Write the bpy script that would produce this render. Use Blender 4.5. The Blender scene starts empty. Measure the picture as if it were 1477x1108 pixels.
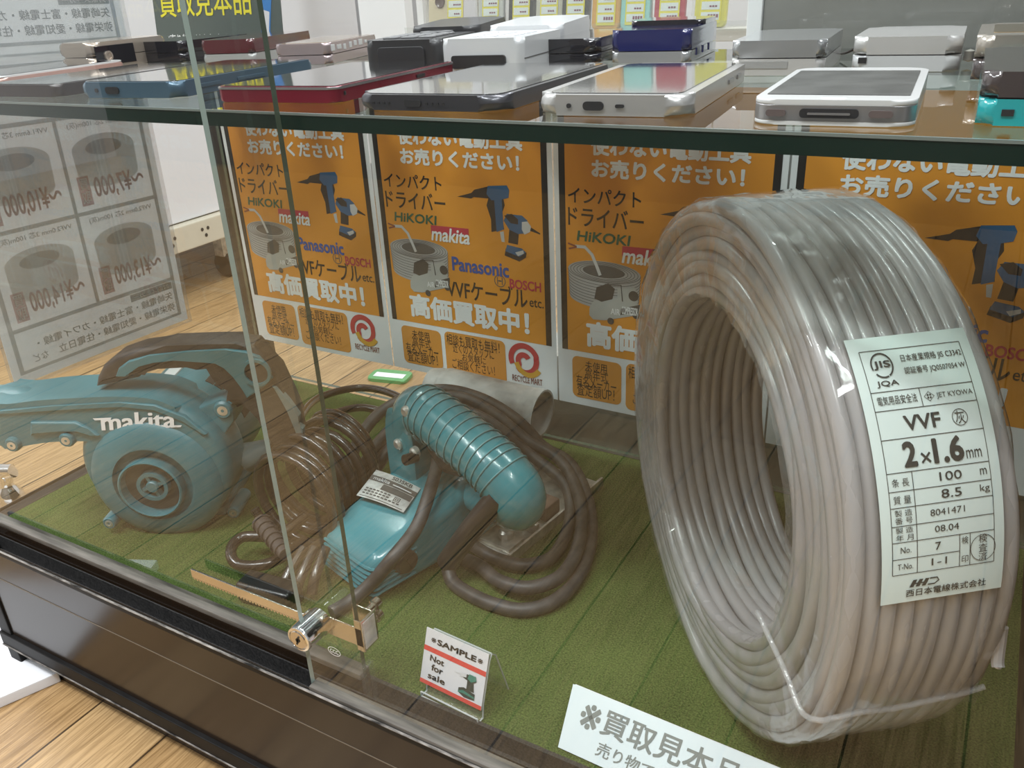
import bpy, bmesh, math, random
from mathutils import Vector, Matrix
random.seed(7)
S = bpy.context.scene
COL = S.collection
R = math.radians
pi = math.pi

# ------------------------------------------------------------------ camera
FPX, W, H = 1228.7, 1477.0, 1108.0
CAM = Vector((0.79174, -0.70696, 0.44689))
YAW, PIT, ROL = R(30.826), R(-25.35), R(2.8707)
RM = (Matrix.Rotation(YAW, 3, 'Z') @ Matrix.Rotation(PIT, 3, 'X') @ Matrix.Rotation(ROL, 3, 'Y'))
cr, cf, cu = RM.col[0], RM.col[1], RM.col[2]
cam = bpy.data.cameras.new('camera'); camo = bpy.data.objects.new('camera', cam); COL.objects.link(camo)
cam.sensor_width = 36; cam.lens = FPX / W * 36; cam.clip_start = .01; cam.clip_end = 100
m4 = Matrix.Identity(4)
for i in range(3):
    m4[i][0] = cr[i]; m4[i][1] = cu[i]; m4[i][2] = -cf[i]; m4[i][3] = CAM[i]
camo.matrix_world = m4
S.camera = camo

# ------------------------------------------------------------------ world, lamps, exposure
wd = bpy.data.worlds.new('world'); S.world = wd; wd.use_nodes = True
bg = wd.node_tree.nodes['Background']
bg.inputs[0].default_value = (.93, .96, 1, 1); bg.inputs[1].default_value = .6
def area(name, loc, sx, sy, power, rot=(0, 0, 0), col=(.93, .965, 1)):
    l = bpy.data.lights.new(name, 'AREA'); l.shape = 'RECTANGLE'; l.size = sx; l.size_y = sy; l.energy = power; l.color = col
    o = bpy.data.objects.new(name, l); o.location = loc; o.rotation_euler = rot; COL.objects.link(o); return o
for i, (x, y, p) in enumerate(((.3, -1.25, 44), (.9, .55, 30), (-1.3, .5, 55), (1.9, -.9, 34), (-.9, -1.6, 34))):
    area('ceiling_lamp', (x, y, 2.35), .22, 1.2, p, (0, 0, R(90) if i in (0, 1) else 0))
S.view_settings.view_transform = 'Standard'
try: S.view_settings.look = 'None'
except Exception: pass
S.view_settings.gamma = 1
S.view_settings.use_curve_mapping = False
S.view_settings.exposure = 0.33
S.cycles.transparent_max_bounces = 40
S.cycles.max_bounces = 12

# ------------------------------------------------------------------ pixel helpers (photo pixel -> point on a real plane)
def ray(u, v): return RM @ Vector(((u - W / 2) / FPX, 1, -(v - H / 2) / FPX))
def un(u, v, ax, val):
    d = ray(u, v); t = (val - CAM[ax]) / d[ax]; return CAM + d * t
def unp(u, v, P, n):
    d = ray(u, v); t = (P - CAM).dot(n) / d.dot(n); return CAM + d * t

# ------------------------------------------------------------------ materials
MATS = {}
def mat(name, col, rough=.5, metal=0, coat=0, nscale=0, namt=.15, bump=0, bscale=200, spec=.5, stretch=None, alpha=1, emit=0):
    if name in MATS: return MATS[name]
    m = bpy.data.materials.new(name); m.use_nodes = True; nt = m.node_tree; b = nt.nodes['Principled BSDF']
    b.inputs['Base Color'].default_value = (*col, 1); b.inputs['Roughness'].default_value = rough; b.inputs['Metallic'].default_value = metal
    b.inputs['Coat Weight'].default_value = coat; b.inputs['Coat Roughness'].default_value = .08
    b.inputs['Specular IOR Level'].default_value = spec
    b.inputs['Alpha'].default_value = alpha
    if emit: b.inputs['Emission Color'].default_value = (*col, 1); b.inputs['Emission Strength'].default_value = emit
    if nscale or bump:
        tc = nt.nodes.new('ShaderNodeTexCoord'); mp = nt.nodes.new('ShaderNodeMapping'); nt.links.new(tc.outputs['Object'], mp.inputs[0])
        if stretch: mp.inputs['Scale'].default_value = stretch
    if nscale:
        n = nt.nodes.new('ShaderNodeTexNoise'); n.inputs['Scale'].default_value = nscale; n.inputs['Detail'].default_value = 6
        nt.links.new(mp.outputs[0], n.inputs[0])
        r = nt.nodes.new('ShaderNodeValToRGB'); r.color_ramp.elements[0].position = .3; r.color_ramp.elements[1].position = .7
        r.color_ramp.elements[0].color = (*[c * (1 - namt) for c in col], 1); r.color_ramp.elements[1].color = (*[min(1, c * (1 + namt)) for c in col], 1)
        nt.links.new(n.outputs[0], r.inputs[0]); nt.links.new(r.outputs[0], b.inputs['Base Color'])
    if bump:
        n2 = nt.nodes.new('ShaderNodeTexNoise'); n2.inputs['Scale'].default_value = bscale; n2.inputs['Detail'].default_value = 4
        nt.links.new(mp.outputs[0], n2.inputs[0])
        bp = nt.nodes.new('ShaderNodeBump'); bp.inputs['Strength'].default_value = bump; bp.inputs['Distance'].default_value = .002
        nt.links.new(n2.outputs[0], bp.inputs['Height']); nt.links.new(bp.outputs[0], b.inputs['Normal'])
    MATS[name] = m; return m

def glass(name, tint=(.97, .985, .975), ior=1.5, rough=0.0, bump=0, bscale=40, milk=0, milkcol=(.8, .8, .8)):
    """clear sheet: Fresnel reflection on the outer faces over a tinted straight-through transmission"""
    if name in MATS: return MATS[name]
    m = bpy.data.materials.new(name); m.use_nodes = True; nt = m.node_tree; nt.nodes.clear()
    N = nt.nodes.new; L = nt.links.new
    out = N('ShaderNodeOutputMaterial'); tr = N('ShaderNodeBsdfTransparent'); tr.inputs[0].default_value = (*tint, 1)
    gl = N('ShaderNodeBsdfGlossy'); gl.inputs['Roughness'].default_value = rough; gl.inputs[0].default_value = (1, 1, 1, 1)
    fr = N('ShaderNodeFresnel'); fr.inputs[0].default_value = ior
    ge = N('ShaderNodeNewGeometry'); inv = N('ShaderNodeMath'); inv.operation = 'SUBTRACT'; inv.inputs[0].default_value = 1
    L(ge.outputs['Backfacing'], inv.inputs[1])
    mu = N('ShaderNodeMath'); mu.operation = 'MULTIPLY'; L(fr.outputs[0], mu.inputs[0]); L(inv.outputs[0], mu.inputs[1])
    mx = N('ShaderNodeMixShader'); L(mu.outputs[0], mx.inputs[0]); L(gl.outputs[0], mx.inputs[2])
    if milk:
        df = N('ShaderNodeBsdfDiffuse'); df.inputs[0].default_value = (*milkcol, 1)
        m2 = N('ShaderNodeMixShader'); m2.inputs[0].default_value = milk; L(tr.outputs[0], m2.inputs[1]); L(df.outputs[0], m2.inputs[2]); L(m2.outputs[0], mx.inputs[1])
    else: L(tr.outputs[0], mx.inputs[1])
    if bump:
        tc = N('ShaderNodeTexCoord'); n = N('ShaderNodeTexNoise'); n.inputs['Scale'].default_value = bscale; n.inputs['Detail'].default_value = 3
        L(tc.outputs['Object'], n.inputs[0]); bp = N('ShaderNodeBump'); bp.inputs['Strength'].default_value = bump; bp.inputs['Distance'].default_value = .003
        L(n.outputs[0], bp.inputs['Height']); L(bp.outputs[0], gl.inputs['Normal']); L(bp.outputs[0], fr.inputs['Normal'])
    L(mx.outputs[0], out.inputs[0]); MATS[name] = m; return m

def wood_floor():
    m = bpy.data.materials.new('wood_floor'); m.use_nodes = True; nt = m.node_tree; N = nt.nodes.new; L = nt.links.new
    b = nt.nodes['Principled BSDF']; b.inputs['Roughness'].default_value = .32
    tc = N('ShaderNodeTexCoord'); mp = N('ShaderNodeMapping'); mp.inputs['Rotation'].default_value = (0, 0, R(90)); mp.inputs['Location'].default_value = (0, .0405, 0)
    L(tc.outputs['Object'], mp.inputs[0])
    br = N('ShaderNodeTexBrick'); br.inputs['Scale'].default_value = 1; br.inputs['Brick Width'].default_value = 1.8; br.inputs['Row Height'].default_value = .0885
    br.inputs['Mortar Size'].default_value = .0012; br.inputs['Mortar Smooth'].default_value = .1; br.offset = .37
    br.inputs['Color1'].default_value = (.36, .225, .10, 1); br.inputs['Color2'].default_value = (.44, .295, .145, 1); br.inputs['Mortar'].default_value = (.06, .035, .015, 1)
    L(mp.outputs[0], br.inputs[0])
    m2 = N('ShaderNodeMapping'); m2.inputs['Scale'].default_value = (110, 5, 110); L(tc.outputs['Object'], m2.inputs[0])
    n = N('ShaderNodeTexNoise'); n.inputs['Scale'].default_value = 2.2; n.inputs['Detail'].default_value = 9; n.inputs['Distortion'].default_value = 1.6; L(m2.outputs[0], n.inputs[0])
    r = N('ShaderNodeValToRGB'); r.color_ramp.elements[0].position = .34; r.color_ramp.elements[0].color = (.52, .46, .38, 1); r.color_ramp.elements[1].position = .62; r.color_ramp.elements[1].color = (1.1, 1.08, 1.05, 1)
    L(n.outputs[0], r.inputs[0])
    mx = N('ShaderNodeMix'); mx.data_type = 'RGBA'; mx.blend_type = 'MULTIPLY'; mx.inputs[0].default_value = .85
    L(br.outputs[0], mx.inputs[6]); L(r.outputs[0], mx.inputs[7]); L(mx.outputs[2], b.inputs['Base Color'])
    bp = N('ShaderNodeBump'); bp.inputs['Strength'].default_value = .12; bp.inputs['Distance'].default_value = .002; L(n.outputs[0], bp.inputs['Height']); L(bp.outputs[0], b.inputs['Normal'])
    return m

def turf_mat():
    m = bpy.data.materials.new('turf'); m.use_nodes = True; nt = m.node_tree; N = nt.nodes.new; L = nt.links.new
    b = nt.nodes['Principled BSDF']; b.inputs['Roughness'].default_value = .95; b.inputs['Specular IOR Level'].default_value = .1
    tc = N('ShaderNodeTexCoord')
    n = N('ShaderNodeTexNoise'); n.inputs['Scale'].default_value = 14; n.inputs['Detail'].default_value = 3; L(tc.outputs['Object'], n.inputs[0])
    n2 = N('ShaderNodeTexNoise'); n2.inputs['Scale'].default_value = 760; n2.inputs['Detail'].default_value = 2; L(tc.outputs['Object'], n2.inputs[0])
    ad = N('ShaderNodeMath'); ad.operation = 'MULTIPLY_ADD'; ad.inputs[1].default_value = .85; L(n2.outputs[0], ad.inputs[0])
    sc = N('ShaderNodeMath'); sc.operation = 'MULTIPLY'; sc.inputs[1].default_value = .3; L(n.outputs[0], sc.inputs[0]); L(sc.outputs[0], ad.inputs[2])
    r = N('ShaderNodeValToRGB'); r.color_ramp.elements[0].position = .3; r.color_ramp.elements[0].color = (.010, .024, .005, 1)
    r.color_ramp.elements[1].position = .75; r.color_ramp.elements[1].color = (.105, .150, .040, 1); L(ad.outputs[0], r.inputs[0]); L(r.outputs[0], b.inputs['Base Color'])
    bp = N('ShaderNodeBump'); bp.inputs['Strength'].default_value = .8; bp.inputs['Distance'].default_value = .0015; L(n2.outputs[0], bp.inputs['Height']); L(bp.outputs[0], b.inputs['Normal'])
    return m

# ------------------------------------------------------------------ mesh helpers
class MB:
    def __init__(s): s.bm = bmesh.new()
    def add(s, o, M=None, mi=None):
        me = bpy.data.meshes.new('t'); o.to_mesh(me); o.free()
        if M is not None: me.transform(M)
        if mi is not None:
            for p in me.polygons: p.material_index = mi
        s.bm.from_mesh(me); bpy.data.meshes.remove(me); return s
def obj(name, mb, mats, parent=None, smooth=35, world=True):
    bm = mb.bm if isinstance(mb, MB) else mb
    me = bpy.data.meshes.new(name); bm.to_mesh(me); bm.free()
    if parent is not None and world:
        me.transform(full(parent).inverted())
    for m in (mats if isinstance(mats, (list, tuple)) else [mats]): me.materials.append(m)
    if smooth:
        for p in me.polygons: p.use_smooth = True
        me.set_sharp_from_angle(angle=R(smooth))
    o = bpy.data.objects.new(name, me); COL.objects.link(o)
    if smooth and len(me.polygons) < 4000:
        wn = o.modifiers.new('shading', 'WEIGHTED_NORMAL'); wn.keep_sharp = True; wn.weight = 80
    if parent is not None: o.parent = parent
    return o
def full(o):
    M = o.matrix_basis.copy()
    return full(o.parent) @ M if o.parent else M
def tag(o, label, cat, group=None, kind=None):
    o['label'] = label; o['category'] = cat
    if group: o['group'] = group
    if kind: o['kind'] = kind
    return o
def thing(name, label, cat, loc=(0, 0, 0), rz=0, group=None):
    o = bpy.data.objects.new(name, None); o.empty_display_size = .02; COL.objects.link(o)
    o.location = loc; o.rotation_euler = (0, 0, rz); return tag(o, label, cat, group)
def struct(o): o['kind'] = 'structure'; return o
def dup(r, label, group=None):
    n = r.copy(); COL.objects.link(n); n['label'] = label
    if group: n['group'] = group
    for c in list(r.children):
        k = c.copy(); COL.objects.link(k); k.parent = n
        for g in list(c.children):
            q = g.copy(); COL.objects.link(q); q.parent = k
    return n
def T(x, y, z): return Matrix.Translation((x, y, z))
def RZ(a): return Matrix.Rotation(a, 4, 'Z')
def RX(a): return Matrix.Rotation(a, 4, 'X')
def RY(a): return Matrix.Rotation(a, 4, 'Y')
def frame(o, e1, e2, e3):
    M = Matrix.Identity(4)
    for i in range(3): M[i][0] = e1[i]; M[i][1] = e2[i]; M[i][2] = e3[i]; M[i][3] = o[i]
    return M
def box(x0, x1, y0, y1, z0, z1, bev=0, seg=2):
    bm = bmesh.new(); bmesh.ops.create_cube(bm, size=1)
    for v in bm.verts: v.co = Vector(((x0 + x1) / 2 + v.co.x * (x1 - x0), (y0 + y1) / 2 + v.co.y * (y1 - y0), (z0 + z1) / 2 + v.co.z * (z1 - z0)))
    if bev: bmesh.ops.bevel(bm, geom=list(bm.edges), offset=bev, segments=seg, affect='EDGES', profile=.5)
    return bm
def rr(w, d, r, n=5, x0=0, y0=0):
    pts = []
    for cx, cy, a in ((w - r, d - r, 0), (r, d - r, 90), (r, r, 180), (w - r, r, 270)):
        for k in range(n + 1):
            t = R(a + 90 * k / n); pts.append((x0 + cx + r * math.cos(t), y0 + cy + r * math.sin(t)))
    return pts
def area2(p): return sum(p[i][0] * p[(i + 1) % len(p)][1] - p[(i + 1) % len(p)][0] * p[i][1] for i in range(len(p)))
def prism(poly, z0, z1, bev=0, seg=3, bottom=True):
    """extruded outline with rounded rims"""
    poly = [tuple(p[:2]) for p in poly]
    if area2(poly) < 0: poly = poly[::-1]
    bm = bmesh.new(); n = len(poly)
    a = [bm.verts.new((x, y, z0)) for x, y in poly]; b = [bm.verts.new((x, y, z1)) for x, y in poly]
    ft = bm.faces.new(b); fb = bm.faces.new(a[::-1])
    for i in range(n): bm.faces.new((a[i], a[(i + 1) % n], b[(i + 1) % n], b[i]))
    if bev:
        es = list(ft.edges) + (list(fb.edges) if bottom else [])
        bmesh.ops.bevel(bm, geom=es, offset=bev, segments=seg, affect='EDGES', profile=.5)
    return bm
def flat(poly, z=0):
    if area2(poly) < 0: poly = poly[::-1]
    bm = bmesh.new(); bm.faces.new([bm.verts.new((p[0], p[1], z)) for p in poly]); return bm
def rect(x0, y0, x1, y1, z=0): return flat([(x0, y0), (x1, y0), (x1, y1), (x0, y1)], z)
def disc(cx, cy, rx, ry=None, z=0, n=32):
    ry = ry or rx; return flat([(cx + rx * math.cos(2 * pi * i / n), cy + ry * math.sin(2 * pi * i / n)) for i in range(n)], z)
def lathe(prof, n=32, a0=0, a1=2 * pi):
    bm = bmesh.new(); rings = []; closed = abs(a1 - a0 - 2 * pi) < 1e-6; m = n if closed else n + 1
    for i in range(m):
        t = a0 + (a1 - a0) * i / n; c, s = math.cos(t), math.sin(t)
        rings.append([bm.verts.new((r * c, r * s, z)) for r, z in prof])
    for i in range(n):
        A, B = rings[i], rings[(i + 1) % m]
        for j in range(len(prof) - 1):
            try: bm.faces.new((A[j], B[j], B[j + 1], A[j + 1]))
            except Exception: pass
    bmesh.ops.remove_doubles(bm, verts=list(bm.verts), dist=1e-6); bmesh.ops.recalc_face_normals(bm, faces=list(bm.faces)); return bm
def smooth_path(P, n=8, closed=False):
    P = [Vector(p) for p in P]; out = []; N = len(P)
    for i in range(N if closed else N - 1):
        g = (lambda k: P[k % N]) if closed else (lambda k: P[max(0, min(N - 1, k))])
        p0, p1, p2, p3 = g(i - 1), g(i), g(i + 1), g(i + 2)
        for k in range(n):
            t = k / n
            out.append(.5 * ((2 * p1) + (p2 - p0) * t + (2 * p0 - 5 * p1 + 4 * p2 - p3) * t * t + (3 * p1 - p0 - 3 * p2 + p3) * t ** 3))
    if not closed: out.append(P[-1])
    return out
def tube(P, r, n=10, closed=False, sm=0, caps=True, flatten=1):
    rs = r if isinstance(r, (list, tuple)) else None
    if sm:
        if rs:
            rs2 = []
            for i in range(len(rs) - 1):
                for k in range(sm): rs2.append(rs[i] + (rs[i + 1] - rs[i]) * k / sm)
            rs = rs2 + [rs[-1]]
        P = smooth_path(P, sm, closed)
    P = [Vector(p) for p in P]; N = len(P); bm = bmesh.new(); rings = []; up = None
    for i in range(N):
        a = P[(i - 1) % N] if closed else P[max(0, i - 1)]; b = P[(i + 1) % N] if closed else P[min(N - 1, i + 1)]
        d = (b - a).normalized()
        if up is None:
            up = Vector((0, 0, 1)) if abs(d.z) < .9 else Vector((1, 0, 0))
        up = (up - d * up.dot(d)).normalized(); sd = d.cross(up); ri = rs[i] if rs else r
        rings.append([bm.verts.new(P[i] + (sd * math.cos(2 * pi * k / n) + up * math.sin(2 * pi * k / n) * flatten) * ri) for k in range(n)])
    for i in range(N if closed else N - 1):
        A, B = rings[i], rings[(i + 1) % N]
        for k in range(n): bm.faces.new((A[k], A[(k + 1) % n], B[(k + 1) % n], B[k]))
    if caps and not closed: bm.faces.new(rings[0][::-1]); bm.faces.new(rings[-1])
    bmesh.ops.recalc_face_normals(bm, faces=list(bm.faces)); return bm
def loft(secs, cap=True):
    bm = bmesh.new(); rings = [[bm.verts.new(p) for p in s] for s in secs]; n = len(rings[0])
    for A, B in zip(rings, rings[1:]):
        for k in range(n): bm.faces.new((A[k], A[(k + 1) % n], B[(k + 1) % n], B[k]))
    if cap: bm.faces.new(rings[0][::-1]); bm.faces.new(rings[-1])
    bmesh.ops.recalc_face_normals(bm, faces=list(bm.faces)); return bm
def stroke(pts, w, z=0, closed=False):
    """flat printed line of width w along pts"""
    bm = bmesh.new(); N = len(pts); Ls = []
    for i in range(N):
        a = Vector(pts[(i - 1) % N] if closed else pts[max(0, i - 1)]); b = Vector(pts[(i + 1) % N] if closed else pts[min(N - 1, i + 1)])
        d = (b - a).normalized(); nrm = Vector((-d.y, d.x)); p = Vector(pts[i]); ww = w[i] if isinstance(w, list) else w
        Ls.append((bm.verts.new((*(p + nrm * ww / 2), z)), bm.verts.new((*(p - nrm * ww / 2), z))))
    for i in range(N if closed else N - 1):
        A, B = Ls[i], Ls[(i + 1) % N]; bm.faces.new((A[1], B[1], B[0], A[0]))
    return bm
def arcpts(cx, cy, rx, ry, a0, a1, n=24): return [(cx + rx * math.cos(R(a0 + (a1 - a0) * i / n)), cy + ry * math.sin(R(a0 + (a1 - a0) * i / n))) for i in range(n + 1)]
TXC = {}; ZL = [2.2e-5]
def text(s, bold=0, shear=0):
    k = (s, bold, shear)
    if k not in TXC:
        cu_ = bpy.data.curves.new('txt', 'FONT'); cu_.body = s; cu_.offset = bold; cu_.resolution_u = 3; cu_.shear = shear
        o = bpy.data.objects.new('txt', cu_); COL.objects.link(o); bpy.context.view_layer.update()
        me = bpy.data.meshes.new_from_object(o.evaluated_get(bpy.context.evaluated_depsgraph_get()))
        bpy.data.objects.remove(o); bpy.data.curves.remove(cu_); TXC[k] = me
    bm = bmesh.new(); bm.from_mesh(TXC[k]); return bm
def fit(bm, x0, y0, x1, y1, z=0, skew=0):
    xs = [v.co.x for v in bm.verts]; ys = [v.co.y for v in bm.verts]
    a, b, c, d = min(xs), max(xs), min(ys), max(ys)
    for v in bm.verts:
        fx = (v.co.x - a) / max(b - a, 1e-6); fy = (v.co.y - c) / max(d - c, 1e-6)
        v.co = Vector((x0 + (x1 - x0) * fx + skew * fy, y0 + (y1 - y0) * fy, z))
    return bm
def tx(s, x0, y0, x1, y1, z=0, bold=0, shear=0, skew=0):
    b = bold * (y1 - y0)                       # heavier weight: the glyphs are laid down several times, slightly shifted
    if b <= 0: return fit(text(s, 0, shear), x0, y0, x1, y1, z, skew)
    base = fit(text(s, 0, shear), x0 + b, y0 + b, x1 - b, y1 - b, z, skew); out = MB()
    for k in range(8 if bold > .025 else 4):
        q = base.copy()
        for v in q.verts: v.co.x += b * math.cos(pi * (2 * k + 1) / (8 if bold > .025 else 4)); v.co.y += b * math.sin(pi * (2 * k + 1) / (8 if bold > .025 else 4)); v.co.z += k * (ZL[0] if abs(y1 - y0) < .5 else 2e-5)
        out.add(q)
    base.free(); return out.bm

# ------------------------------------------------------------------ palette
M_white = mat('white_print', (.88, .89, .90), .45)
M_blackp = mat('black_print', (.015, .014, .013), .5)
M_orange = mat('orange_print', (.80, .315, .030), .45, coat=.05)
M_green = mat('green_print', (.01, .12, .07), .5)
M_redp = mat('red_print', (.55, .03, .07), .5)
M_bluep = mat('blue_print', (.02, .09, .38), .5)
M_greyp = mat('grey_print', (.42, .42, .42), .5)
M_dgreyp = mat('dark_grey_print', (.10, .10, .10), .5)
M_lgreyp = mat('light_grey_print', (.60, .60, .60), .5)
M_yel = mat('yellow_print', (.75, .66, .03), .5)
M_gold = mat('gold_print', (.68, .36, .03), .5)
M_black = mat('black_metal', (.009, .0085, .008), .5, spec=.16, nscale=60, namt=.3)
M_brown = mat('brown_gloss_panel', (.020, .0125, .0075), .2, spec=.28, nscale=5, namt=.12)
M_alu = mat('worn_aluminium', (.32, .30, .28), .4, .6, nscale=90, namt=.4, stretch=(.15, 1, 1))
M_chrome = mat('chrome', (.80, .80, .80), .08, 1)
M_brass = mat('nickel_brass', (.60, .55, .47), .18, 1)
M_steel = mat('worn_steel', (.58, .56, .51), .38, .7, nscale=80, namt=.35)
M_teal = mat('teal_plastic', (.042, .165, .195), .36, nscale=25, namt=.12, bump=.06, bscale=900)
M_tealg = mat('teal_gloss', (.045, .215, .25), .22, coat=.4, nscale=18, namt=.15)
M_tealdull = mat('teal_grey_plastic', (.15, .20, .20), .45)
M_rub = mat('black_rubber', (.028, .023, .021), .55, nscale=90, namt=.3, bump=.15, bscale=400)
M_cord = mat('dusty_cord', (.046, .041, .039), .5, nscale=70, namt=.5, bump=.1, bscale=300)
M_cordb = mat('brown_black_cord', (.022, .016, .013), .22, coat=.3)
M_cable = mat('grey_cable_sheath', (.335, .325, .325), .30, coat=.25, nscale=8, namt=.06)
M_edge = mat('glass_edge', (.06, .085, .06), .15, coat=.2)
M_edgel = mat('bright_glass_edge', (.30, .38, .35), .1, coat=.6)
M_edged = mat('dark_green_glass_edge', (.004, .018, .013), .2, spec=.25)
G_pane = glass('pane_glass', (.97, .975, .965), 1.56)
G_back = glass('back_glass', (.96, .97, .965), 1.5)
G_shelf = glass('shelf_glass', (.86, .91, .885), 1.55)
G_acr = glass('clear_acrylic', (.95, .96, .95), 1.5, milk=.04)
G_film = glass('shrink_film', (.96, .96, .96), 1.45, rough=.07, bump=.5, bscale=28, milk=.07, milkcol=(.75, .75, .75))

# ================================================================== SETTING
fl = struct(obj('floor', box(-5, 6, -5, 5, -.19, -.15), wood_floor(), smooth=0))
wl = mat('off_white_wall', (.66, .66, .67), .7, nscale=3, namt=.03)
struct(obj('wall_back', box(-5, 6, 2.6, 2.7, -.15, 2.4), wl, smooth=0))
struct(obj('reflection_wall_front', box(-5, 6, -2.5, -2.4, -.15, 2.4), mat('dark_reflection_wall', (.10, .095, .09), .7, nscale=2, namt=.3), smooth=0))  # unseen dark wall, added so the front panes reflect something darker
struct(obj('wall_left', box(-2.6, -2.5, -5, 2.6, -.15, 2.4), wl, smooth=0))

# ================================================================== DISPLAY CASE
XL, XR = -.012, .868
case = thing('display_case', 'black framed glass showcase with dark brown glossy base, filling the picture', 'showcase', (.42, -.19, -.15))
P = lambda n, b, m, sm=35: obj(n, b, m, case, sm)
mb = MB()
XF = .014
mb.add(box(XF + .018, XR, -.400, -.394, -.104, .001, .0005))
P('front_panel', mb, M_brown)
P('kick_panel', box(XF + .045, XR, -.392, -.386, -.15, -.118, .0006), M_brown)
mb = MB(); mb.add(box(XF, XR + .01, -.404, -.380, -.120, -.104, .001)); mb.add(box(XF - .004, XR + .01, -.4008, -.398, .0005, .0055, .0006))
P('front_rail', mb, M_black)
mb = MB(); mb.add(box(XF - .004, XR, -.4012, -.3993, .0050, .0060, .0004)); mb.add(box(XF, XR, -.4050, -.4035, -.1200, -.1188, .0004))
P('panel_seam', box(XF + .018, XR, -.4004, -.3995, -.0318, -.0310), mat('seam_tan', (.13, .105, .075), .5))
P('rail_worn_edge', mb, mat('scuffed_edge', (.16, .145, .13), .6, 0, spec=.2, nscale=260, namt=.95, stretch=(.3, 1, 1)))
mb = MB(); mb.add(box(XL, XR, -.3938, -.366, -.020, -.013)); mb.add(box(XL, XR, -.3985, -.3938, -.013, .0005)); mb.add(box(XL, XR, -.3835, -.3825, -.013, .003)); mb.add(box(XL, XR, -.369, -.366, -.013, .003))
P('sliding_track', mb, mat('dusty_black', (.02, .019, .018), .6, nscale=700, namt=.9))
P('bottom_board', box(XF, XR, -.366, .006, -.030, -.004), M_black)
P('side_glass_rail', box(XL - .002, .0075, -.398, .004, -.014, .0, .001), M_black)
P('back_rail', box(XL, XR, .0, .012, -.15, -.02, .001), M_black)
for x0, y0, zb in ((XF, -.402, -.16), (XL - .022, .004, -.15), (XR, -.402, -.15), (XR, .004, -.15)):
    P('corner_post', box(x0, x0 + (.018 if y0 < -.3 else .030), y0, y0 + .022, -.15, .0 if y0 < -.3 else .8, .0015), M_black)
P('side_skirt', box(XF - .003, XF + .002, -.38, .004, -.15, -.004), M_black)
P('right_side_panel', box(XR, XR + .006, -.38, .004, -.15, .8), mat('dark_side_panel', (.02, .018, .017), .3, coat=.3))
def pane(name, b, g, e, par=None, face=1):
    bm = b
    for f in bm.faces: f.material_index = 0 if abs(f.normal[face]) > .9 else 1
    return obj(name, bm, [g, e], par, 0)
b = box(XL + .006, XR, .004, .009, .0, .80); b.normal_update(); pane('back_glass', b, G_back, M_edge, case, 1)
b = box(XL, XL + .005, -.366, .003, .0, .80); b.normal_update(); pane('side_glass', b, G_back, M_edge, case, 0)
# floor leg plate at the front left corner
P('corner_foot_plate', box(XF + .018, XF + .05, -.391, -.388, -.15, -.120, .0005), mat('grey_foot', (.25, .24, .23), .3, .5))

def sliding(name, label, x0, x1, y0, y1, z0, left, hb):
    ym = (y0 + y1) / 2; gy0, gy1 = ym - .0018, ym + .0018
    r = thing(name, label, 'glass door', ((x0 + x1) / 2, (y0 + y1) / 2, z0), 0)
    b = box(x0, x1, gy0, gy1, z0 + .006, .85); b.normal_update()
    for f in b.faces: f.material_index = 0 if abs(f.normal.y) > .9 else (2 if f.normal.x < -.9 else 1)
    obj('glass_sheet', b, [G_pane, M_edge, M_edgel], r, 0)
    mb = MB(); mb.add(box(x0, x1, y0 - .0025, y1 + .0025, z0, z0 + hb, .0007)); obj('bottom_rail', mb, M_brown, r)
    obj('rail_cap', box(x0, x1, y0 - .0028, y1 + .0028, z0 + hb, z0 + hb + .0055, .0012), mat('grey_glazing_strip', (.12, .108, .092), .6, 0, spec=.25, nscale=200, namt=.5, stretch=(.1, 1, 1)), r)
    return r
PL = sliding('sliding_glass_door', 'inner sliding glass pane standing in front of the teal blower', XL + .006, .464, -.379, -.374, -.013, True, .026)
PR_ = sliding('sliding_glass_door', 'outer sliding glass pane standing in front of the big cable coil', .430, XR, -.396, -.391, -.021, False, .024)
# certification mark etched near the lower left corner of the outer pane
e = MB(); c = un(482, 940, 1, -.3957)
e.add(stroke(arcpts(0, 0, .0052, .0034, 0, 360, 36), .0005)); e.add(tx('CCC', -.0036, -.0016, .0036, .0016, 0, .02))
obj('etched_mark', [e.add(box(0, 1e-5, 0, 1e-5, 0, 1e-5)), e][1], mat('etched_white', (.7, .7, .68), .6), PR_, 0).data.transform(Matrix.Identity(4))
PR_.children[-1].data.transform(full(PR_).inverted().inverted() if False else Matrix.Identity(4))
o = [k for k in PR_.children if k.name.startswith('etched_mark')][0]
o.data.transform(full(PR_).inverted() @ frame(c, Vector((1, 0, 0)), Vector((0, 0, 1)), Vector((0, -1, 0))) @ full(PR_))
# clear end strip on the inner pane
obj('clear_end_strip', box(.4643, .4695, -.3815, -.372, -.008, .026, .0006), G_acr, PL)

# glass shelf
ZS = .3905; YS = -.369
shelf = thing('glass_shelf', 'thick green edged glass shelf carrying two rows of mobile phones', 'shelf', (.43, -.19, ZS - .009))
b = box(XL + .006, XR, YS, -.004, ZS - .0085, ZS); b.normal_update()
for f in b.faces: f.material_index = 0 if abs(f.normal.z) > .9 else 1
obj('glass_plate', b, [G_shelf, M_edged], shelf, 0)
mb = MB(); mb.add(box(XL + .006, XR, YS - .0004, YS + .0012, ZS - .0011, ZS + .0001, 0)); obj('polished_bevel', mb, mat('polished_glass_bevel', (.16, .19, .18), .2, spec=.3), shelf, 0)

# ================================================================== TURF
turf = obj('artificial_turf', box(.008, .858, -.365, -.001, -.0035, 0), turf_mat(), None, 0)
tag(turf, 'short pile green artificial turf mat lining the showcase bottom', 'turf mat', kind='stuff')

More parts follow.
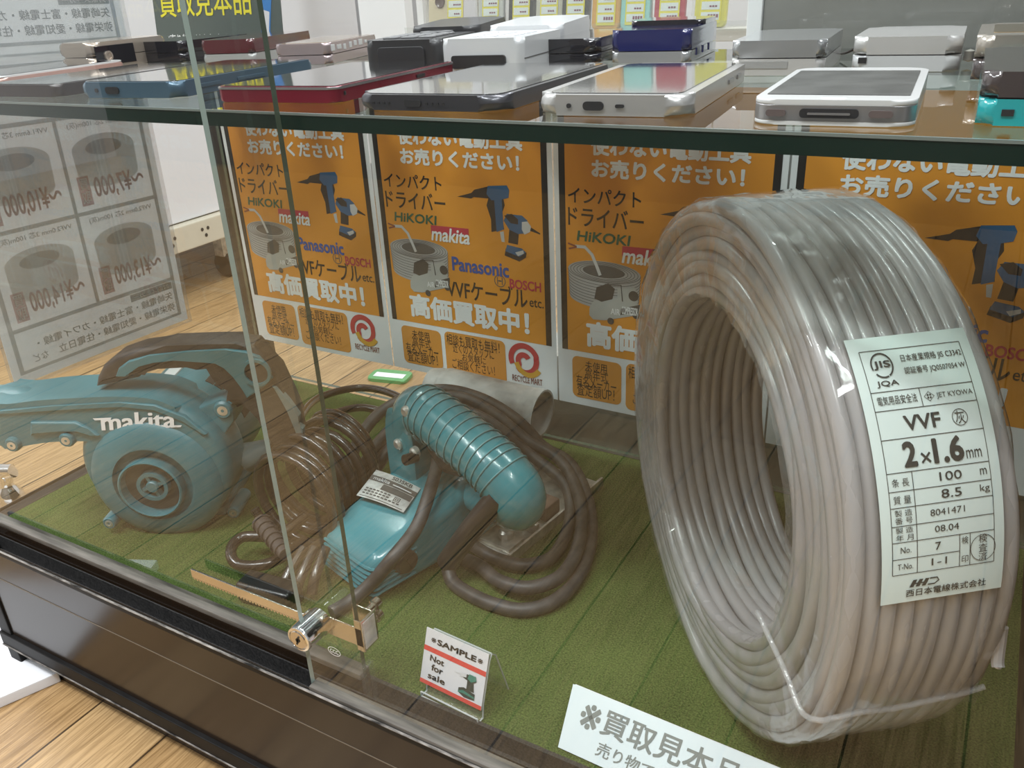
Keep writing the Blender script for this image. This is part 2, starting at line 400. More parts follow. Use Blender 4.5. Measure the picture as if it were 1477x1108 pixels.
# ================================================================== POSTERS on the back glass
PW, PZ0 = .213, .05
def c8(x, y, mz=PZ0):
    q = un(300 + x * .36560, 170 + y * .36560, 1, -.001); return (q.x - PW, q.z - mz)
def lt(s, lb, rt, z, bold=0, shear=0):
    a = c8(*lb); b_ = c8(*rt); return tx(s, a[0], a[1], b_[0], b_[1], z, bold, shear)
def poly8(pts, z): return flat([c8(*p) for p in pts], z)
def make_poster():
    r = thing('poster', '', 'poster', (0, -.001, PZ0), 0, 'orange purchase posters on the back glass')
    F = frame((0, 0, 0), Vector((1, 0, 0)), Vector((0, 0, 1)), Vector((0, -1, 0)))
    def pp(n, items, m):
        if n.endswith(('lettering', 'stripe', 'box', 'tip', 'picture_silver', 'red', 'green', 'text')) :
            for it in items: obj(n, MB().add(it, F), m, r, 0, world=False)
            return
        mb = MB()
        for it in items: mb.add(it, F)
        obj(n, mb, m, r, 0, world=False)
    G = .0009
    ph = .322
    pp('paper', [prism([(G, 0), (PW - G, 0), (PW - G, ph), (G, ph)], -.0002, .0003)], mat('laminated_paper', (.86, .88, .91), .35, coat=.1))
    x0, x1, z1, z2 = .0065, PW - .0065, c8(735, 797)[1], .312
    z1 = (z1 + c8(1362, 897)[1]) / 2
    pp('orange_panel', [rect(x0, z1, x1, z2, .0005)], M_orange)
    pp('border_stripe', [rect(x0 - .0005, z1, x0 + .0058, z2, .0006), rect(x1 - .0058, z1, x1 + .0005, z2, .0006)], M_blackp)
    pp('headline_lettering', [lt('使わない電動工具', (752, 104), (1240, 55), .0008, .042), lt('お売りください！', (762, 182), (1228, 143), .0008, .042),
                              lt('高価買取中！', (803, 782), (1268, 762), .0008, .045)], M_white)
    pp('body_lettering', [lt('インパクト', (698, 270), (920, 232), .0007, .014), lt('ドライバー', (706, 350), (935, 303), .0007, .014),
                          lt('VVFケーブル', (947, 704), (1260, 672), .0007, .014), lt('etc.', (1270, 744), (1325, 722), .0007, .015)], M_blackp)
    pp('brand_lettering_green', [lt('HiKOKI', (738, 406), (903, 386), .0007, .035, .12)], M_green)
    pp('brand_tag', [poly8([(880, 423), (1029, 437), (1031, 472), (882, 458)], .0007)], M_redp); pp('brand_lettering_red', [lt('BOSCH', (1192, 671), (1315, 650), .0007, .03)], M_redp)
    pp('brand_lettering_white', [lt('makita', (884, 483), (1032, 444), .0009, .03, .2)], M_white)
    pp('brand_lettering_blue', [lt('Panasonic', (966, 601), (1187, 574), .0007, .035)], M_bluep)
    cx, cy = c8(1153, 643)
    pp('brand_ring', [stroke(arcpts(cx, cy, .0062, .0062, 0, 360, 32), .0009, .0007), rect(cx - .0008, cy - .0008, cx + .0008, cy + .0008, .0007), rect(cx - .0032, cy - .004, cx - .0023, cy + .004, .0007), rect(cx + .0023, cy - .004, cx + .0032, cy + .004, .0007), rect(cx - .003, cy - .0005, cx + .003, cy + .0005, .0007)], M_dgreyp)
    # printed pneumatic driver and impact driver
    pp('tool_picture_blue', [poly8([(1105, 268), (1180, 266), (1190, 285), (1187, 315), (1160, 322), (1120, 325), (1100, 300)], .0008),
                             poly8([(1180, 378), (1240, 385), (1262, 405), (1262, 455), (1225, 458), (1190, 440), (1168, 405)], .0008), poly8([(1130, 320), (1160, 318), (1168, 440), (1140, 450)], .0007),
                             poly8([(1182, 500), (1240, 515), (1256, 530), (1232, 548), (1175, 525)], .0009)], mat('tool_blue_print', (.03, .12, .26), .5))
    pp('tool_picture_black', [poly8([(985, 310), (1040, 296), (1052, 283), (1108, 270), (1118, 300), (1110, 318), (1050, 312), (1040, 318)], .0007),
                              poly8([(1108, 315), (1165, 312), (1172, 345), (1160, 380), (1170, 440), (1120, 450), (1118, 400), (1100, 345)], .00065),
                              poly8([(1190, 440), (1228, 452), (1224, 500), (1186, 492)], .0007), poly8([(1176, 515), (1235, 540), (1258, 530), (1256, 550), (1230, 566), (1172, 542)], .0008),
                              poly8([(1170, 385), (1200, 378), (1225, 400), (1225, 420), (1196, 415)], .0009), poly8([(1276, 432), (1312, 455), (1312, 460), (1272, 445)], .0008)], mat('tool_black_print', (.02, .02, .025), .5))
    pp('tool_picture_silver', [poly8([(1240, 410), (1262, 408), (1276, 428), (1272, 450), (1250, 460), (1240, 440)], .0009), poly8([(1153, 450), (1168, 447), (1172, 490), (1160, 488)], .0007), poly8([(1214, 530), (1246, 522), (1248, 535), (1225, 545)], .001)], M_lgreyp)
    # printed cable coil
    a = c8(722, 520); b_ = c8(948, 540); cxx = (a[0] + b_[0]) / 2; rx = (b_[0] - a[0]) / 2; cyy = c8(835, 517)[1]; ry = rx * .28; hh = cyy - c8(840, 612)[1]
    its = [flat([(cxx - rx, cyy)] + arcpts(cxx, cyy - hh, rx * .96, ry, 180, 360, 20) + [(cxx + rx, cyy)] + arcpts(cxx, cyy, rx, ry, 0, 180, 20), .00065)]
    pp('coil_picture', its, mat('coil_print', (.45, .45, .45), .5))
    ln = [stroke(arcpts(cxx, cyy - hh * k / 9, rx * (1 - .004 * k), ry, 180, 360, 24), .0005, .00075) for k in range(9)] + [stroke(arcpts(cxx, cyy, rx * q, ry * q, 0, 360, 40), .0005, .00075) for q in (.93, .84, .75, .66)]
    pp('coil_lines', ln, M_dgreyp)
    pp('coil_hole', [disc(cxx, cyy + .0004, rx * .58, ry * .58, .0008)], M_dgreyp)
    pp('coil_lead', [stroke([c8(735, 426), c8(765, 428), c8(790, 455), c8(808, 495), c8(822, 528)], .0032, .00085)], M_lgreyp)
    pp('coil_lead_tip', [stroke([c8(712, 415), c8(740, 427)], .0016, .0009), stroke([c8(716, 434), c8(740, 428)], .0016, .0009)], mat('wire_red_print', (.3, .08, .05), .5))
    # printed air compressor
    pp('compressor_picture', [poly8([(800, 645), (808, 622), (838, 612), (945, 600), (950, 668), (850, 688), (815, 685), (802, 670)], .0009), poly8([(880, 575), (935, 570), (945, 620), (885, 630)], .00095)], mat('compressor_print', (.48, .49, .47), .5))
    pp('compressor_details', [poly8([(815, 570), (850, 556), (872, 575), (868, 612), (835, 622), (812, 610)], .00094), disc(*c8(870, 690), .0034, z=.001), disc(*c8(946, 668), .0036, z=.001), disc(*c8(932, 600), .005, z=.001),
                              poly8([(898, 645), (955, 630), (955, 655), (898, 668)], .001), stroke([c8(840, 560), c8(890, 562), c8(900, 620)], .0012, .001)], mat('compressor_dark_print', (.06, .06, .06), .5))
    pp('compressor_text', [lt('AIR', (868, 665), (895, 648), .0011, .02), lt('COMPRESSOR', (902, 664), (950, 643), .0011, .02)], M_white)
    # info boxes
    def rbox(lb, rt, rad):
        a = c8(*lb); b_ = c8(*rt); return flat(rr(b_[0] - a[0], b_[1] - a[1], rad, 5, a[0], a[1]), .0006)
    b1 = rbox((778, 962), (918, 843), .006); b2 = rbox((946, 1005), (1172, 882), .006)
    pp('info_box', [b1, b2], mat('info_orange_print', (.72, .30, .05), .45))
    its = []
    for s, lb, rt in (('未使用', (808, 869), (873, 846)), ('高年式', (810, 899), (880, 876)), ('有名メーカー', (786, 927), (908, 906)), ('査定額UP！', (791, 957), (905, 934)),
                      ('相談も買取も無料！', (944, 893), (1150, 885)), ('近くのスタッフに', (969, 924), (1128, 916)), ('お気軽に', (1005, 957), (1097, 945)), ('ご相談ください！', (967, 986), (1132, 978))):
        its.append(lt(s, lb, rt, .0008, 0))
    pp('info_lettering', its, M_blackp)
    a = c8(1197, 985); b_ = c8(1322, 965); ccx = (a[0] + b_[0]) / 2 - .003; ccy = c8(1258, 955)[1]
    q = .0155
    sp = arcpts(ccx, ccy, q, q, 205, 20, 24) + arcpts(ccx + q * .1, ccy, q * .85, q * .95, 10, -130, 20) + arcpts(ccx - q * .03, ccy - q * .12, q * .42, q * .45, -150, -330, 16)
    pp('logo_red', [stroke(sp, .0062, .0008)], mat('logo_red_print', (.55, .035, .05), .5))
    pp('logo_gold', [stroke(arcpts(ccx + q * .35, ccy + q * .3, q * 1.05, q * 1.4, 205, 318, 20), .0058, .0009)], M_gold)
    pp('logo_lettering', [lt('RECYCLE MART', (1203, 1034), (1320, 1033), .0008, .01)], mat('logo_brown_print', (.20, .05, .04), .5))
    return r
po = make_poster()
plab = ('orange tool purchase poster on the back glass, leftmost, behind the blower handle', 'orange tool purchase poster on the back glass, right above the circular saw handle',
        'orange tool purchase poster on the back glass, half hidden by the cable coil left rim', 'orange tool purchase poster on the back glass, rightmost, behind the coil paper label')
po['label'] = plab[0]
for k in range(1, 4):
    n = dup(po, plab[k]); n.location.x = PW * k

def paper_tr(nm='veiled_paper', c=(.84, .86, .87)):
    if nm in MATS: return MATS[nm]
    m = bpy.data.materials.new(nm); m.use_nodes = True; nt = m.node_tree; nt.nodes.clear(); N = nt.nodes.new; L = nt.links.new
    d = N('ShaderNodeBsdfDiffuse'); t = N('ShaderNodeBsdfTranslucent'); mx = N('ShaderNodeMixShader'); o = N('ShaderNodeOutputMaterial')
    d.inputs[0].default_value = (*c, 1); t.inputs[0].default_value = (*c, 1); mx.inputs[0].default_value = .5
    L(d.outputs[0], mx.inputs[1]); L(t.outputs[0], mx.inputs[2]); L(mx.outputs[0], o.inputs[0]); MATS[nm] = m; return m
# ================================================================== PRICE SHEETS on the left side glass
def make_sheet():
    r = thing('price_sheet', '', 'price sheet', (0, 0, 0), 0, 'cable price sheets on the left side glass')
    # seen from behind: x runs towards the front of the case, so writing comes out mirrored
    F = frame((0, 0, 0), Vector((0, -1, 0)), Vector((0, 0, 1)), Vector((-1, 0, 0)))
    w, h = .212, .298
    def pp(n, items, m):
        if n.endswith(('lettering', 'picture', 'hole')):
            for it in items: obj(n, MB().add(it, F), m, r, 0, world=False)
            return
        mb = MB()
        for it in items: mb.add(it, F)
        obj(n, mb, m, r, 0, world=False)
    pp('paper', [prism([(0, 0), (w, 0), (w, h), (0, h)], .0000, .0004)], paper_tr())
    pp('plastic_sleeve', [prism([(-.004, -.004), (w + .004, -.004), (w + .004, h), (-.004, h)], -.0016, -.0012)], glass('sleeve', (.93, .93, .93), 1.5, milk=.12, milkcol=(.7, .72, .74)))
    z = -.0004
    b = [stroke([(.010, .010), (w - .010, .010), (w - .010, h - .01), (.010, h - .01)], .0055, z, True)]
    for y in (.052, .145, .238): b.append(rect(.010, y - .002, w - .010, y + .002, z))
    b.append(rect(w / 2 - .002, .052, w / 2 + .002, .238, z))
    pp('ruled_border', b, paper_tr('faded_rule', (.46, .49, .49)))
    tl = []; red = []; co = []; hole = []; wh = []
    for cx, y0, sp, pr in ((.014, .145, 'VVF1.6mm 2芯 100m(灰)', '～¥7,000'), (.110, .145, 'VVF1.6mm 3芯 100m(灰)', '～¥10,000'), (.014, .052, 'VVF2.0mm 2芯 100m(灰)', '～¥13,000'), (.110, .052, 'VVF2.0mm 3芯 100m(灰)', '～¥14,000')):
        tl.append(tx(sp, cx + .004, y0 + .081, cx + .080, y0 + .088, z * 1.6, .008))
        X = cx + .045; Y = y0 + .060
        co.append(flat([(X - .036, Y)] + arcpts(X, Y - .026, .035, .012, 180, 360, 16) + [(X + .036, Y)] + arcpts(X, Y, .036, .014, 0, 180, 16), z))
        hole.append(disc(X, Y + .001, .021, .0075, z * 1.5))
        red.append(tx(pr, cx + .006, y0 + .010, cx + .066, y0 + .034, z * 2, .02)); red.append(rect(cx + .070, y0 + .007, cx + .083, y0 + .036, z * 1.6))
        wh.append(tx('買', cx + .0715, y0 + .022, cx + .0815, y0 + .034, z * 2.2, .01)); wh.append(tx('取', cx + .0715, y0 + .009, cx + .0815, y0 + .021, z * 2.2, .01))
    tl.append(tx('矢崎電線・富士電線・カワイ電線・', .015, .0295, .180, .0385, z * 1.6, .015)); tl.append(tx('弥栄電線・愛知電線・住電日立', .015, .0165, .160, .0255, z * 1.6, .015)); tl.append(tx('など', .172, .0165, .188, .0245, z * 1.6, .015))
    tl.append(rect(.013, .0415, .068, .0495, z * 1.4))
    wh.append(tx('対象メーカー', .017, .043, .064, .048, z * 2.2, .012))
    pp('lettering', tl, paper_tr('veiled_ink', (.30, .33, .33))); pp('price_lettering', red, paper_tr('veiled_red_ink', (.62, .42, .43)))  # inks lightened to hold the show-through and the glass haze in their colour
    pp('coil_picture', co, paper_tr('veiled_coil_print', (.62, .63, .62))); pp('coil_picture_hole', hole, paper_tr('veiled_coil_hole_print', (.42, .43, .42))); pp('white_lettering', wh, paper_tr('veiled_white_ink', (.8, .8, .8)))  # same veil painted into the coil pictures and white writing
    return r
sh = make_sheet(); sh.location = (XL - .0014, -.090, .106); sh.rotation_euler = (R(-1.2), 0, 0)
sh['label'] = 'price sheet on the left side glass below the shelf, mirrored writing, behind the blower'
s2 = dup(sh, 'upper price sheet on the left side glass, seen above the shelf at top left corner'); s2.location = (XL - .0014, -.088, .402)

# ================================================================== CABLE COIL
CY = R(39); CX_, CY_, CRO, CRI, CW = .660, -.250, .164, .106, .0865
cax = Vector((math.cos(CY), math.sin(CY), 0)); ct = Vector((-math.sin(CY), math.cos(CY), 0)); cz = Vector((0, 0, 1))
FC = frame((CX_, CY_, CRO + .0012), ct, cz, cax)      # local x = ct, y = up, z = along the axis
coil = thing('cable_coil', 'big shrink wrapped coil of grey flat electric cable standing on the turf at right', 'cable coil', (CX_ + cax.x * CW / 2, CY_ + cax.y * CW / 2, 0))
def ring_bm(rc, zc, rr_, rz, seg=140, n=10, ph=0, wob=.0006):
    bm = bmesh.new(); rings = []
    for i in range(seg):
        t = 2 * pi * i / seg; dr = wob * math.sin(3 * t + ph) + wob * .6 * math.sin(7 * t + 2 * ph); dz = wob * 1.2 * math.sin(2 * t + 1.7 * ph) + wob * math.sin(5 * t + ph)
        rings.append([bm.verts.new(((rc + dr + rr_ * math.cos(2 * pi * k / n)) * math.cos(t), (rc + dr + rr_ * math.cos(2 * pi * k / n)) * math.sin(t), zc + dz + rz * math.sin(2 * pi * k / n))) for k in range(n)])
    for i in range(seg):
        A, B = rings[i], rings[(i + 1) % seg]
        for k in range(n): bm.faces.new((A[k], B[k], B[(k + 1) % n], A[(k + 1) % n]))
    bmesh.ops.recalc_face_normals(bm, faces=list(bm.faces)); return bm
mb = MB(); nw = 10; pz = (CW - .004) / nw; nl = 8; prr = (CRO - CRI) / nl
for k in range(nw):
    zc = .002 + pz * (k + .5)
    for l in (0, nl - 1):
        mb.add(ring_bm(CRI + prr * (l + .5), zc, prr * .62, pz * .56, ph=k * 1.3 + l), FC)
for l in range(1, nl - 1):
    for k in (0, nw - 1):
        mb.add(ring_bm(CRI + prr * (l + .5) + random.uniform(-.0006, .0006), .002 + pz * (k + .5) + random.uniform(-.001, .001), prr * .62, pz * .56, ph=l * 2.1 + k, wob=.0009), FC)
obj('cable_windings', mb, M_cable, coil, 60)
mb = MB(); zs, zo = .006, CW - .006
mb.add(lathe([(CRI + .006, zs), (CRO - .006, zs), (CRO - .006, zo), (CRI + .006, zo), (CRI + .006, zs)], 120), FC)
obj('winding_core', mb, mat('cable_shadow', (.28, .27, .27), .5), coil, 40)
# shrink film
q = .0022
prof = [(CRI - .002, .012)]
for i in range(5): t = R(180 + 0 + 90 * i / 4); 
prof = [(CRI - .0015, CW * .45), (CRI - .002, .010), (CRI + .002, -.0015), (CRI + .02, -.0028), (CRO - .012, -.0026), (CRO - .003, .0), (CRO + .0012, .006), (CRO + .0016, CW * .3), (CRO + .0016, CW * .7), (CRO + .0012, CW - .006), (CRO - .003, CW), (CRO - .012, CW + .0026), (CRI + .01, CW + .0026)]
fb = lathe(prof, 160)
for v in fb.verts:
    t = math.atan2(v.co.y, v.co.x); v.co.z += .0007 * math.sin(23 * t) * math.sin(5 * t + v.co.z * 90)
    rr0 = math.hypot(v.co.x, v.co.y); k = 1 + .0008 / rr0 * math.sin(31 * t + 2 * v.co.z / .02)
    v.co.x *= k; v.co.y *= k
    wz = FC @ v.co
    if wz.z < .0003: v.co.y += (.0003 - wz.z)
obj('shrink_film', MB().add(fb, FC), G_film, coil, 60)
def onc(a, ang, dr=.002): return FC @ Vector(((CRO + dr) * math.cos(R(ang)), (CRO + dr) * math.sin(R(ang)), a))
seam = []
n_l = -cax
for u, v in ((1092, 882), (1112, 925), (1135, 975), (1155, 1025)):
    seam.append(unp(u, v, Vector((CX_, CY_, CRO)) - cax * .004, n_l))
for a, g in ((-.002, 198.5), (.006, 198.8), (.02, 198.3), (.04, 199), (.06, 198.2), (.075, 197.6), (.085, 196.5)): seam.append(onc(a, g))
obj('film_seam', tube(seam, .0015, 8, sm=6, flatten=1), glass('seam_film', (.85, .85, .85), 1.5, rough=.1, bump=.6, bscale=150, milk=.22, milkcol=(.8, .8, .8)), coil)
# folded film flaps beside the seam
fl_ = []
bmf = bmesh.new(); prev = None
sp = smooth_path(seam[4:], 5)
for i, p0 in enumerate(sp):
    d = p0 - (FC @ Vector((0, 0, (FC.inverted() @ p0).z))); dn = d.normalized(); tg = cax.cross(dn)
    lo = p0 - tg * (-.012 - .003 * math.sin(i * .9)) + dn * .0012
    pair = (bmf.verts.new(p0), bmf.verts.new(lo))
    if prev: bmf.faces.new((prev[0], pair[0], pair[1], prev[1]))
    prev = pair
obj('film_flap', bmf, G_film, coil)
# cut end of the cable on the far front edge
ce = onc(CW - .002, 187, .001); ce2 = onc(CW - .001, 183, -.004)
obj('cut_cable_end', MB().add(tube([ce2, ce + Vector((-.0005, 0, -.004)), ce + Vector((.0005, -.002, -.008))], .003, 10, sm=4)), M_cable, coil)
obj('cut_cable_core', MB().add(tube([ce + Vector((.0005, -.002, -.0080)), ce + Vector((.0006, -.0022, -.0085))], .0014, 8)), M_white, coil)
# paper label on the film
A0, A1, U0, U1 = 130.5, 172.5, .0149, .0740
LW = (U1 - U0); LH = R(A1 - A0) * CRO
def bend(bm, dr):
    # label flat coords: x 0..LW to the right, y 0..LH up
    for v in bm.verts:
        a = R(A1) - v.co.y / CRO; rad = CRO + dr + v.co.z
        v.co = FC @ Vector((rad * math.cos(a), rad * math.sin(a), U0 + v.co.x))
    return bm
def gridrect(x0, y0, x1, y1, nx=2, ny=16):
    bm = bmesh.new(); g = [[bm.verts.new((x0 + (x1 - x0) * i / nx, y0 + (y1 - y0) * j / ny, 0)) for i in range(nx + 1)] for j in range(ny + 1)]
    for j in range(ny):
        for i in range(nx): bm.faces.new((g[j][i], g[j][i + 1], g[j + 1][i + 1], g[j + 1][i]))
    return bm
lbl = obj('paper_label', bend(gridrect(0, 0, LW, LH, 8, 40), .0032), mat('pale_green_paper', (.66, .76, .73), .4, coat=.2), coil, 60)
lbl['label'] = 'pale green paper label with cable data'
# zoomed crop of the label measured: (54..635, 65..1062) skewed; map fractions
def L_(x0, y0, x1, y1, s, bold=0, shear=0): return bend(tx(s, x0 * LW, y0 * LH, x1 * LW, y1 * LH, 0, bold, shear), .0036)
ink = MB()
def hl(y, x0=.085, x1=.915): ink.add(bend(gridrect(x0 * LW, y * LH - .00016, x1 * LW, y * LH + .00016, 4, 1), .0035))
def vl(x, y0, y1): ink.add(bend(gridrect(x * LW - .00016, y0 * LH, x * LW + .00016, y1 * LH, 1, 10), .0035))
ys = [.945, .785, .715, .61, .49, .424, .365, .298, .238, .175, .115]
for y in ys[:8] + [ys[8], ys[10]]: hl(y)
hl(ys[9], .085, .63)
vl(.085, ys[10], ys[0]); vl(.915, ys[10], ys[0]); vl(.475, ys[2], ys[1]); vl(.285, ys[10], ys[4]); vl(.63, ys[10], ys[8]); vl(.715, ys[10], ys[8])
for a in (L_(.40, .885, .90, .918, '日本産業規格 JIS C3342', .004), L_(.40, .838, .90, .868, '認証番号 JQ0507054 W', .004), L_(.15, .800, .33, .826, 'JQA', .02),
          L_(.12, .735, .44, .768, '電気用品安全法', .002), L_(.60, .735, .895, .76, 'JET KYOWA', 0), L_(.29, .635, .585, .69, 'VVF', .03), L_(.705, .637, .785, .685, '灰'),
          L_(.235, .505, .345, .598, '2', .045), L_(.375, .512, .455, .552, '×', 0), L_(.475, .505, .725, .598, '1.6', .045), L_(.74, .51, .865, .54, 'mm', 0),
          L_(.115, .44, .255, .47, '条 長'), L_(.115, .378, .255, .408, '質 量'), L_(.115, .334, .255, .358, '製 造'), L_(.115, .306, .255, .330, '番 号'), L_(.115, .272, .255, .294, '製 造'), L_(.115, .244, .255, .267, '年 月'),
          L_(.15, .197, .235, .220, 'No.'), L_(.125, .135, .25, .157, 'T-No.'), L_(.50, .442, .68, .474, '100', .005), L_(.83, .445, .885, .468, 'm'), L_(.50, .38, .665, .412, '8.5', .005), L_(.815, .378, .895, .41, 'kg'),
          L_(.40, .32, .68, .344, '8041471'), L_(.43, .259, .625, .283, '08.04'), L_(.43, .192, .475, .222, '7', .005), L_(.40, .135, .525, .162, '1-1'), L_(.645, .20, .70, .228, '検'), L_(.645, .128, .70, .156, '印'),
          L_(.785, .195, .855, .228, '検'), L_(.785, .160, .855, .192, '査'), L_(.785, .125, .855, .157, '済'), L_(.20, .022, .86, .052, '西日本電線株式会社', .012)):
    ink.add(a)
def circ(cx, cy, r, w): 
    ink.add(bend(stroke([(cx * LW + r * math.cos(2 * pi * i / 40), cy * LH + r * math.sin(2 * pi * i / 40)) for i in range(40)], w, 0, True), .0036))
circ(.745, .661, .0036, .0003); circ(.82, .176, .0060, .0003)
# JIS mark: open ring with the letters inside
ink.add(bend(stroke(arcpts(.235 * LW, .885 * LH, .0050, .0056, -62, 200, 30), .00075), .0036)); ink.add(bend(stroke(arcpts(.235 * LW, .885 * LH, .0050, .0056, 222, 292, 14), .00075), .0036))
ink.add(L_(.165, .868, .305, .903, 'JIS', .03))
ink.add(bend(stroke([(.54 * LW - .0024, .75 * LH), (.54 * LW, .75 * LH + .0021), (.54 * LW + .0024, .75 * LH), (.54 * LW, .75 * LH - .0021)], .0003, 0, True), .0036))
for dx, dy in ((-.0006, .0006), (.0006, .0006), (-.0006, -.0006), (.0006, -.0006)): ink.add(bend(disc(.54 * LW + dx, .75 * LH + dy, .00045, n=8), .0036))
# maker's emblem: three slanted strokes and a D
for x in (.225, .275, .325):
    ink.add(bend(flat([(x * LW, .060 * LH), ((x + .032) * LW, .060 * LH), ((x + .062) * LW, .088 * LH), ((x + .03) * LW, .088 * LH)], 0), .0036))
ink.add(bend(flat([(.24 * LW, .071 * LH), (.37 * LW, .071 * LH), (.374 * LW, .0755 * LH), (.244 * LW, .0755 * LH)], 0), .0036))
ink.add(bend(stroke([(.375 * LW, .0625 * LH), (.43 * LW, .0625 * LH), (.465 * LW, .074 * LH), (.45 * LW, .086 * LH), (.39 * LW, .086 * LH)], .0006), .0036))
obj('label_lettering', ink, mat('label_ink', (.03, .035, .035), .5), lbl, 0)

# ================================================================== BLOWER
BY = R(27); BP = Vector((.183, -.307, 0)); bt = Vector((math.cos(BY), math.sin(BY), 0)); bn = Vector((math.sin(BY), -math.cos(BY), 0))
FB = frame(BP, bt, Vector((0, 0, 1)), bn)       # local x along the tool, y up, z towards the viewer
FBi = FB.inverted()
def bl(u, v, d=0):
    q = FBi @ unp(u, v, BP + bn * d, bn); return (q.x, max(q.y, .0005))
blow = thing('electric_blower', 'teal electric blower with black grip standing on the turf at left', 'blower', (.18, -.28, 0))
def BPt(n, items, m, par=None, sm=40):
    mb = MB()
    for it in items: mb.add(it, FB)
    return obj(n, mb, m, par or blow, sm)
c5 = lambda x, y: (x * .3385, 350 + y * .3385)
D0 = -.006
VC = (-.005, .0685); VR = .068
def hull_ok(p): return [(x, max(y, .0006)) for x, y in p]
duct = [(-.150, .092), (-.131, .091), (-.100, .0955), (-.080, .0965), (-.055, .096), (-.02, .092), (.01, .09), (.035, .118), (.022, .1305), (.004, .1372), (-.03, .1395), (-.087, .1378), (-.121, .1345), (-.150, .1335)]
duct = [(p.x, p.y) for p in smooth_path([(x, y, 0) for x, y in duct], 4, True)]
vl_ = [(0, -.056)] + [(VR - .012 + .012 * math.sin(R(a)), -.044 - .012 * math.cos(R(a))) for a in range(0, 91, 18)] + [(VR - .011 + .011 * math.cos(R(a)), D0 - .011 + .011 * math.sin(R(a))) for a in range(0, 91, 18)] + [(0, D0)]
BPt('volute_housing', [lathe(vl_, 64)], M_teal).data.transform(Matrix.Identity(4))
o = [k for k in blow.children if k.name.startswith('volute')][0]
o.data.transform(full(blow).inverted() @ FB @ T(VC[0], VC[1], 0) @ FB.inverted() @ full(blow))
BPt('outlet_duct', [prism(duct, -.0555, D0 - .0004, .012, 4)], M_teal)
# nozzle tube, running out to the left
na = (-.128, .1125); nb = (-.166, .1115); nr = .0248
nz = MB(); ax = Vector((na[0] - nb[0], na[1] - nb[1], 0)); L0 = ax.length; ax.normalize()
e2 = Vector((-ax.y, ax.x, 0)); Fn = FB @ frame(Vector((na[0], na[1], -.034)), -ax, e2, (-ax).cross(e2))
tb = lathe([(nr * .6, -.02), (nr * .9, -.012), (nr * .98, 0), (nr * 1.02, .01), (nr * 1.05, .013), (nr * 1.05, L0 * .75), (nr * .97, L0 * .8), (nr * .97, L0), (nr * .85, L0), (nr * .85, 0)], 40)
nz.add(tb, Fn @ RY(R(90)))
obj('nozzle', nz, M_teal, blow, 40)
# raised shoulder band and front boss
band = [(-.14, .1285), (-.08, .1325), (-.02, .1345), (.010, .1315), (.034, .1195), (.050, .102), (.047, .1), (.032, .1165), (.009, .128), (-.02, .1305), (-.08, .1285), (-.14, .1245)]
BPt('shoulder_band', [prism(band, D0 - .006, D0 + .0016, .0014, 3, False)], M_teal)
low = [(40, 612), (105, 612), (125, 622), (140, 632), (128, 634), (108, 622), (80, 622), (40, 632)]
BPt('duct_rib', [prism([bl(u, v) for u, v in low], D0 - .004, D0 + .003, .002, 3, False)], M_teal)
bc = bl(222, 698); br = bl(318, 700)[0] - bc[0]
BPt('intake_boss', [(lambda b: b)(lathe([(br * 1.0, D0 - .003), (br * .97, D0 + .001), (br * .85, D0 + .006), (br * .66, D0 + .0085), (br * .60, D0 + .0085), (br * .60, D0 - .003), (br * 1.0, D0 - .003)], 56))], M_teal).data.transform(Matrix.Identity(4))
o = [k for k in blow.children if k.name.startswith('intake_boss')][0]
def shift_local(o, F, dx, dy):
    M = full(o.parent).inverted() @ F @ T(dx, dy, 0) @ F.inverted() @ full(o.parent); o.data.transform(M)
shift_local(o, FB, bc[0], bc[1])
ic = bl(217, 706, .004); ir = bl(262, 706, .004)[0] - ic[0]
mb = MB(); mb.add(lathe([(ir * 1.02, D0 + .002), (ir * 1.02, .0052), (ir * .97, .006), (ir * .93, .0052), (ir * .93, D0 - .002), (ir * 1.02, D0 + .002)], 48), FB @ T(ic[0], ic[1], 0)); o = obj('intake_ring', mb, M_teal, blow)
mb = MB(); mb.add(lathe([(0, D0 + .0012), (ir * .95, D0 + .0012)], 40), FB @ T(ic[0], ic[1], 0)); obj('intake_opening', mb, mat('intake_dark', (.030, .035, .035), .6), blow, 0)
mb = MB(); F1 = FB @ T(ic[0] + .0015, ic[1] + .0015, 0)
mb.add(lathe([(ir * .5, D0 + .001), (ir * .5, .003), (ir * .38, .003), (ir * .38, D0 + .001)], 36), F1); mb.add(lathe([(0, .004), (ir * .17, .004), (ir * .2, .003), (ir * .2, D0)], 24), F1)
for k in range(4): mb.add(box(ir * .15, ir * .42, -ir * .05, ir * .05, D0 + .001, .002), F1 @ RZ(R(20 + 90 * k)))
obj('fan_hub', mb, M_teal, blow)
# lugs with screws
def lug(u, v, r, d=D0):
    c = bl(u, v, d); F1 = FB @ T(c[0], c[1], 0)
    mb = MB(); mb.add(lathe([(0, d + .004), (r * .8, d + .004), (r, d + .002), (r, d - .03), (0, d - .03)], 20), F1); o = obj('screw_boss', mb, M_teal, blow)
    mb = MB(); mb.add(lathe([(0, d + .0035), (r * .35, d + .0045), (r * .55, d + .0042), (r * .55, d + .001)], 16), F1); obj('screw', mb, M_steel, o)
lug(323, 590, .0085, -.022); lug(98, 633, .007); lug(20, 640, .007); lug(160, 752, .0065, -.004); lug(338, 737, .0065, -.03)
e_ = bl(323, 590, -.022); BPt('mount_ear', [prism([(e_[0] + .009, e_[1] + .006), (e_[0] - .002, e_[1] + .010), (e_[0] - .032, e_[1] - .002), (e_[0] - .012, e_[1] - .036), (e_[0] + .007, e_[1] - .012)], -.048, -.021, .003, 2)], M_teal)
